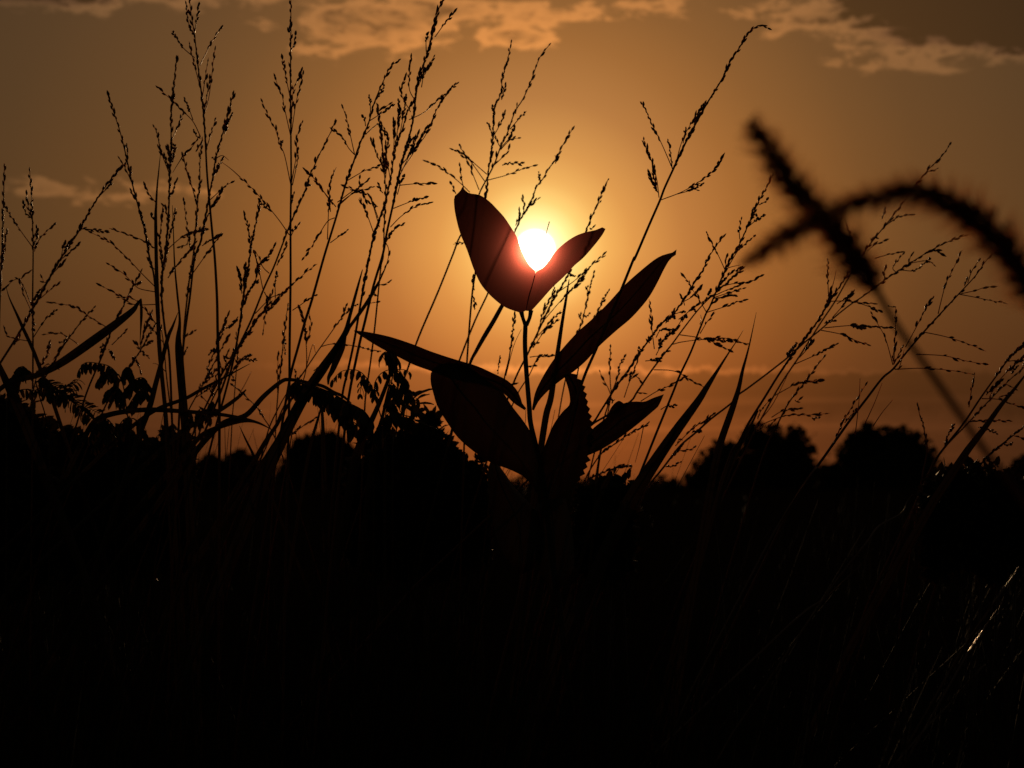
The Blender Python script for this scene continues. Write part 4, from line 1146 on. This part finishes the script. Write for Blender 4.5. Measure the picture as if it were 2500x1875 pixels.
def leaf(label, left, right, d_base, d_tip, bulge, serrate=0.0, rib=True, nu=26, nv=10, mat=None):
    """left/right: the two margins traced from the leaf base to its tip; depth runs d_base -> d_tip, the blade bulges by `bulge` m"""
    a = resample(smooth_path(T(left), 6), nu)
    b = resample(smooth_path(T(right), 6), nu)
    rl = random.Random(len(left))
    V, F = [], []
    mid = []
    for i in range(nu):
        t = i / (nu - 1)
        d = d_base + (d_tip - d_base) * t + 0.006 * math.sin(t * 5)
        w = math.dist(a[i], b[i])
        sa = serrate * (i % 2) * rl.uniform(.5, 1.2)
        for j in range(nv + 1):
            u = j / nv
            x = a[i][0] + (b[i][0] - a[i][0]) * u
            y = a[i][1] + (b[i][1] - a[i][1]) * u
            if serrate and j == nv and w > 1:
                x += (b[i][0] - a[i][0]) / w * sa
                y += (b[i][1] - a[i][1]) / w * sa
            c = 1 - (2 * u - 1) ** 2
            V.append(P(x, y, d + bulge * c * min(1, w / 60) + 0.0012 * math.sin(u * 9 + t * 14)) - pbase)
            if j == nv // 2:
                mid.append(V[-1])
    for i in range(nu - 1):
        for j in range(nv):
            q = i * (nv + 1) + j
            F.append((q, q + 1, q + nv + 2, q + nv + 1))
    o = link('leaf', mesh('leaf', V, F, mat or M_LEAF), plant)
    if label:
        o['label'] = label
    off = AX_F * 0.0004
    if rib:
        link('midrib', mesh('midrib', *tube_geo([p + off for p in mid], [mD * (2.4 - 1.8 * i / nu) for i in range(nu)], 6), M_RIB), o)
    return o


leaf('largest upright leaf, its margin touching the sun', 'D 1140,908 1020,860 900,750 840,640 790,500 745,390 715,270 706,185 714,150 742,128 760,95',
     'D 1172,888 1192,800 1215,720 1230,645 1195,605 1160,545 1130,475 1110,415 1070,350 1030,290 985,240 930,185 870,147 800,134 760,95', 1.575, 1.60, 0.012, rib=False, nu=40)
leaf('upright leaf narrowing to a hooked tip right of the sun', 'D 1168,892 1184,800 1208,722 1231,648 1278,618 1314,575 1345,530 1380,490 1440,440 1500,405 1560,385 1620,372 1660,355 1680,365',
     'D 1202,895 1260,832 1340,742 1420,667 1480,602 1540,550 1610,470 1660,405 1680,368', 1.59, 1.62, 0.010, rib=False, nu=36)
for tr in ('D 1140,900 1150,940 1166,985', 'D 1202,888 1192,940 1172,985'):
    q = [P(x, y, 1.583) - pbase for x, y in smooth_path(T(tr), 4)]
    link('petiole', mesh('petiole', *tube_geo(q, [mD * 6.0 - mD * 1.5 * math.sin(i / len(q) * 3) for i in range(len(q))], 8), M_STEM), plant)
leaf('long lance leaf stretching left with a pointed tip', 'D 1168,1515 1140,1478 1134,1448 1110,1400 1050,1340 950,1290 850,1245 700,1200 550,1150 450,1110 300,1060 150,1028 65,1018',
     'D 1162,1532 1090,1485 1020,1420 900,1370 700,1330 560,1280 450,1240 350,1190 250,1140 150,1080 65,1024', 1.58, 1.50, 0.010, nu=36)
leaf('big leaf hanging under the long left one', 'E 600,135 562,172 556,240 572,310 600,400 660,500 740,610 860,710 950,765 1060,805 1150,850 1205,905 1235,960',
     'E 660,118 760,128 850,180 940,250 1020,310 1080,400 1150,490 1205,580 1232,700 1245,850 1238,960', 1.565, 1.55, -0.020, nu=34)
leaf('long narrow leaf rising right to a sharp bent tip', 'D 1208,1520 1228,1420 1270,1330 1330,1230 1400,1140 1500,1030 1600,940 1700,840 1800,730 1900,640 2000,560 2060,530 2105,520 2137,498',
     'D 1220,1535 1255,1468 1330,1390 1420,1320 1480,1280 1560,1210 1640,1120 1750,1020 1850,935 1950,820 2010,720 2060,620 2100,555 2130,540 2137,500', 1.58, 1.64, 0.012, nu=44)
leaf('curled leaf with a ragged toothed margin', 'E 1412,200 1444,300 1450,385 1405,435 1345,520 1295,640 1252,760 1238,900 1262,1085',
     'E 1460,188 1512,240 1545,320 1568,430 1588,540 1578,640 1550,780 1500,880 1420,985 1320,1085', 1.60, 1.57, 0.02, serrate=9, nu=44)
leaf('short leaf pointing right with a bent tip', 'E 1560,600 1600,543 1680,478 1745,415 1800,380 1870,369 1930,370 1990,345 2055,323',
     'E 1570,715 1650,680 1750,618 1850,545 1930,480 1990,428 2022,398 2055,326', 1.60, 1.66, 0.010, nu=30)
leaf('leaf hanging straight down, left of the stem', 'E 945,745 928,800 925,900 940,1050 1000,1300 1120,1480', 'E 1000,785 1040,840 1080,900 1140,970 1230,1065 1290,1200 1260,1400 1130,1490', 1.57, 1.55, -0.015)
leaf('lowest leaf, hanging in front of the stem foot', 'E 1250,1000 1225,1100 1230,1250 1240,1400 1330,1620', 'E 1420,990 1450,1100 1475,1280 1470,1450 1350,1630', 1.57, 1.53, -0.015)
leaf(None, 'E 1690,475 1710,420 1740,380 1765,364', 'E 1760,440 1790,410 1800,385 1775,366', 1.68, 1.69, 0.004, rib=False, nu=12)


# ------------------------------------------------------------------ blurred foxtail heads near the lens
def foxtail(label, axis, radii, stem, d, seed):
    rnd = random.Random(seed)
    q = smooth_path([(x, y, r * 1.42) for (x, y), r in zip(T(axis), radii)], 8)   # from the foot of the head to its tip
    sp = T(stem)
    scx = smooth_path([T(axis)[0]] + sp, 6)
    spts = [P(x, y, d) for x, y in scx] + to_ground(sp[-1], (sp[-1][0] - sp[-2][0], sp[-1][1] - sp[-2][1]), d)
    base = spts[-1].copy()
    m = d / FPX
    t = thing('foxtail_stalk', base, label, 'grass', 'bristly foxtail heads close to the lens')
    link('culm', mesh('culm', *tube_geo([p - base for p in spts], [m * 9.0] * len(spts), 8), M_CULM), t)
    ax = [P(x, y, d) - base for x, y, r in q]
    link('rachis', mesh('rachis', *tube_geo(ax, [m * (8 - 5 * i / len(ax)) for i in range(len(ax))], 6), M_FOX), t)
    L = arclen(ax)
    V, F, BV, BF = [], [], [], []
    RR = [r for x, y, r in q]
    s = 0.0
    while s < L[-1]:
        i = min(range(len(L)), key=lambda k: abs(L[k] - s))
        tg = (ax[min(i + 1, len(ax) - 1)] - ax[max(i - 1, 0)]).normalized()
        a = tg.cross(AX_F).normalized()
        b = tg.cross(a)
        r = RR[i] * m
        lump = 0.58 + 0.55 * (0.5 + 0.5 * math.sin(s / m * 0.17 + seed)) * rnd.uniform(0.7, 1.25)
        for k in range(9):
            w = rnd.uniform(0, 2 * math.pi)
            out = a * math.cos(w) + b * math.sin(w)
            p = Vector(at_len(ax, L, s + rnd.uniform(-3, 3) * m)) + out * r * lump * rnd.uniform(0.25, 0.78)
            dr = (tg * 0.9 + out * 0.7).normalized()
            ln = r * rnd.uniform(0.30, 0.50)
            tube_geo([p - dr * ln * .5, p - dr * ln * .2, p + dr * ln * .2, p + dr * ln * .5], [ln * .06, ln * .26, ln * .24, ln * .04], 5, V, F)
            if k < 7:
                tube_geo([p, p + (dr * 0.8 + out * 0.5 + Vector((rnd.gauss(0, .2), rnd.gauss(0, .2), rnd.gauss(0, .2)))) * r * rnd.uniform(.6, 1.25)], [0.00016, 0.00006], 3, BV, BF)
        s += 4.5 * m
    tag(link('spikelets', mesh('spikelets', V, F, M_FOX), t), kind='stuff')
    tag(link('bristles', mesh('bristles', BV, BF, M_FOX), t), kind='stuff')
    return t


foxtail('blurred bristly foxtail head leaning left on a long slanting stem', 'F 1262,1335 1215,1260 1170,1200 1060,1060 930,900 800,750 660,590 560,420 500,320 448,255',
        [17, 32, 36, 36, 33, 31, 28, 24, 20, 12], 'G 1400,470 1560,690 1750,960 1950,1250 2100,1440 2250,1640', 0.52, 3)
foxtail('blurred bristly foxtail head arching over to the left from the photo edge', 'F 2420,1560 2300,1400 2205,1270 2130,1140 2040,1010 1930,905 1800,825 1650,745 1500,705 1340,735 1150,775 1000,835 850,900 700,975 560,1075 440,1150 385,1185',
        [20, 30, 33, 35, 35, 34, 32, 29, 26, 23, 19, 18, 22, 22, 18, 11, 5], 'F 2520,1800 2600,2200 2640,2800 2650,3600', 0.50, 7)

print('SPIKELETS', N_SEED[0], 'OBJECTS', len(bpy.data.objects))
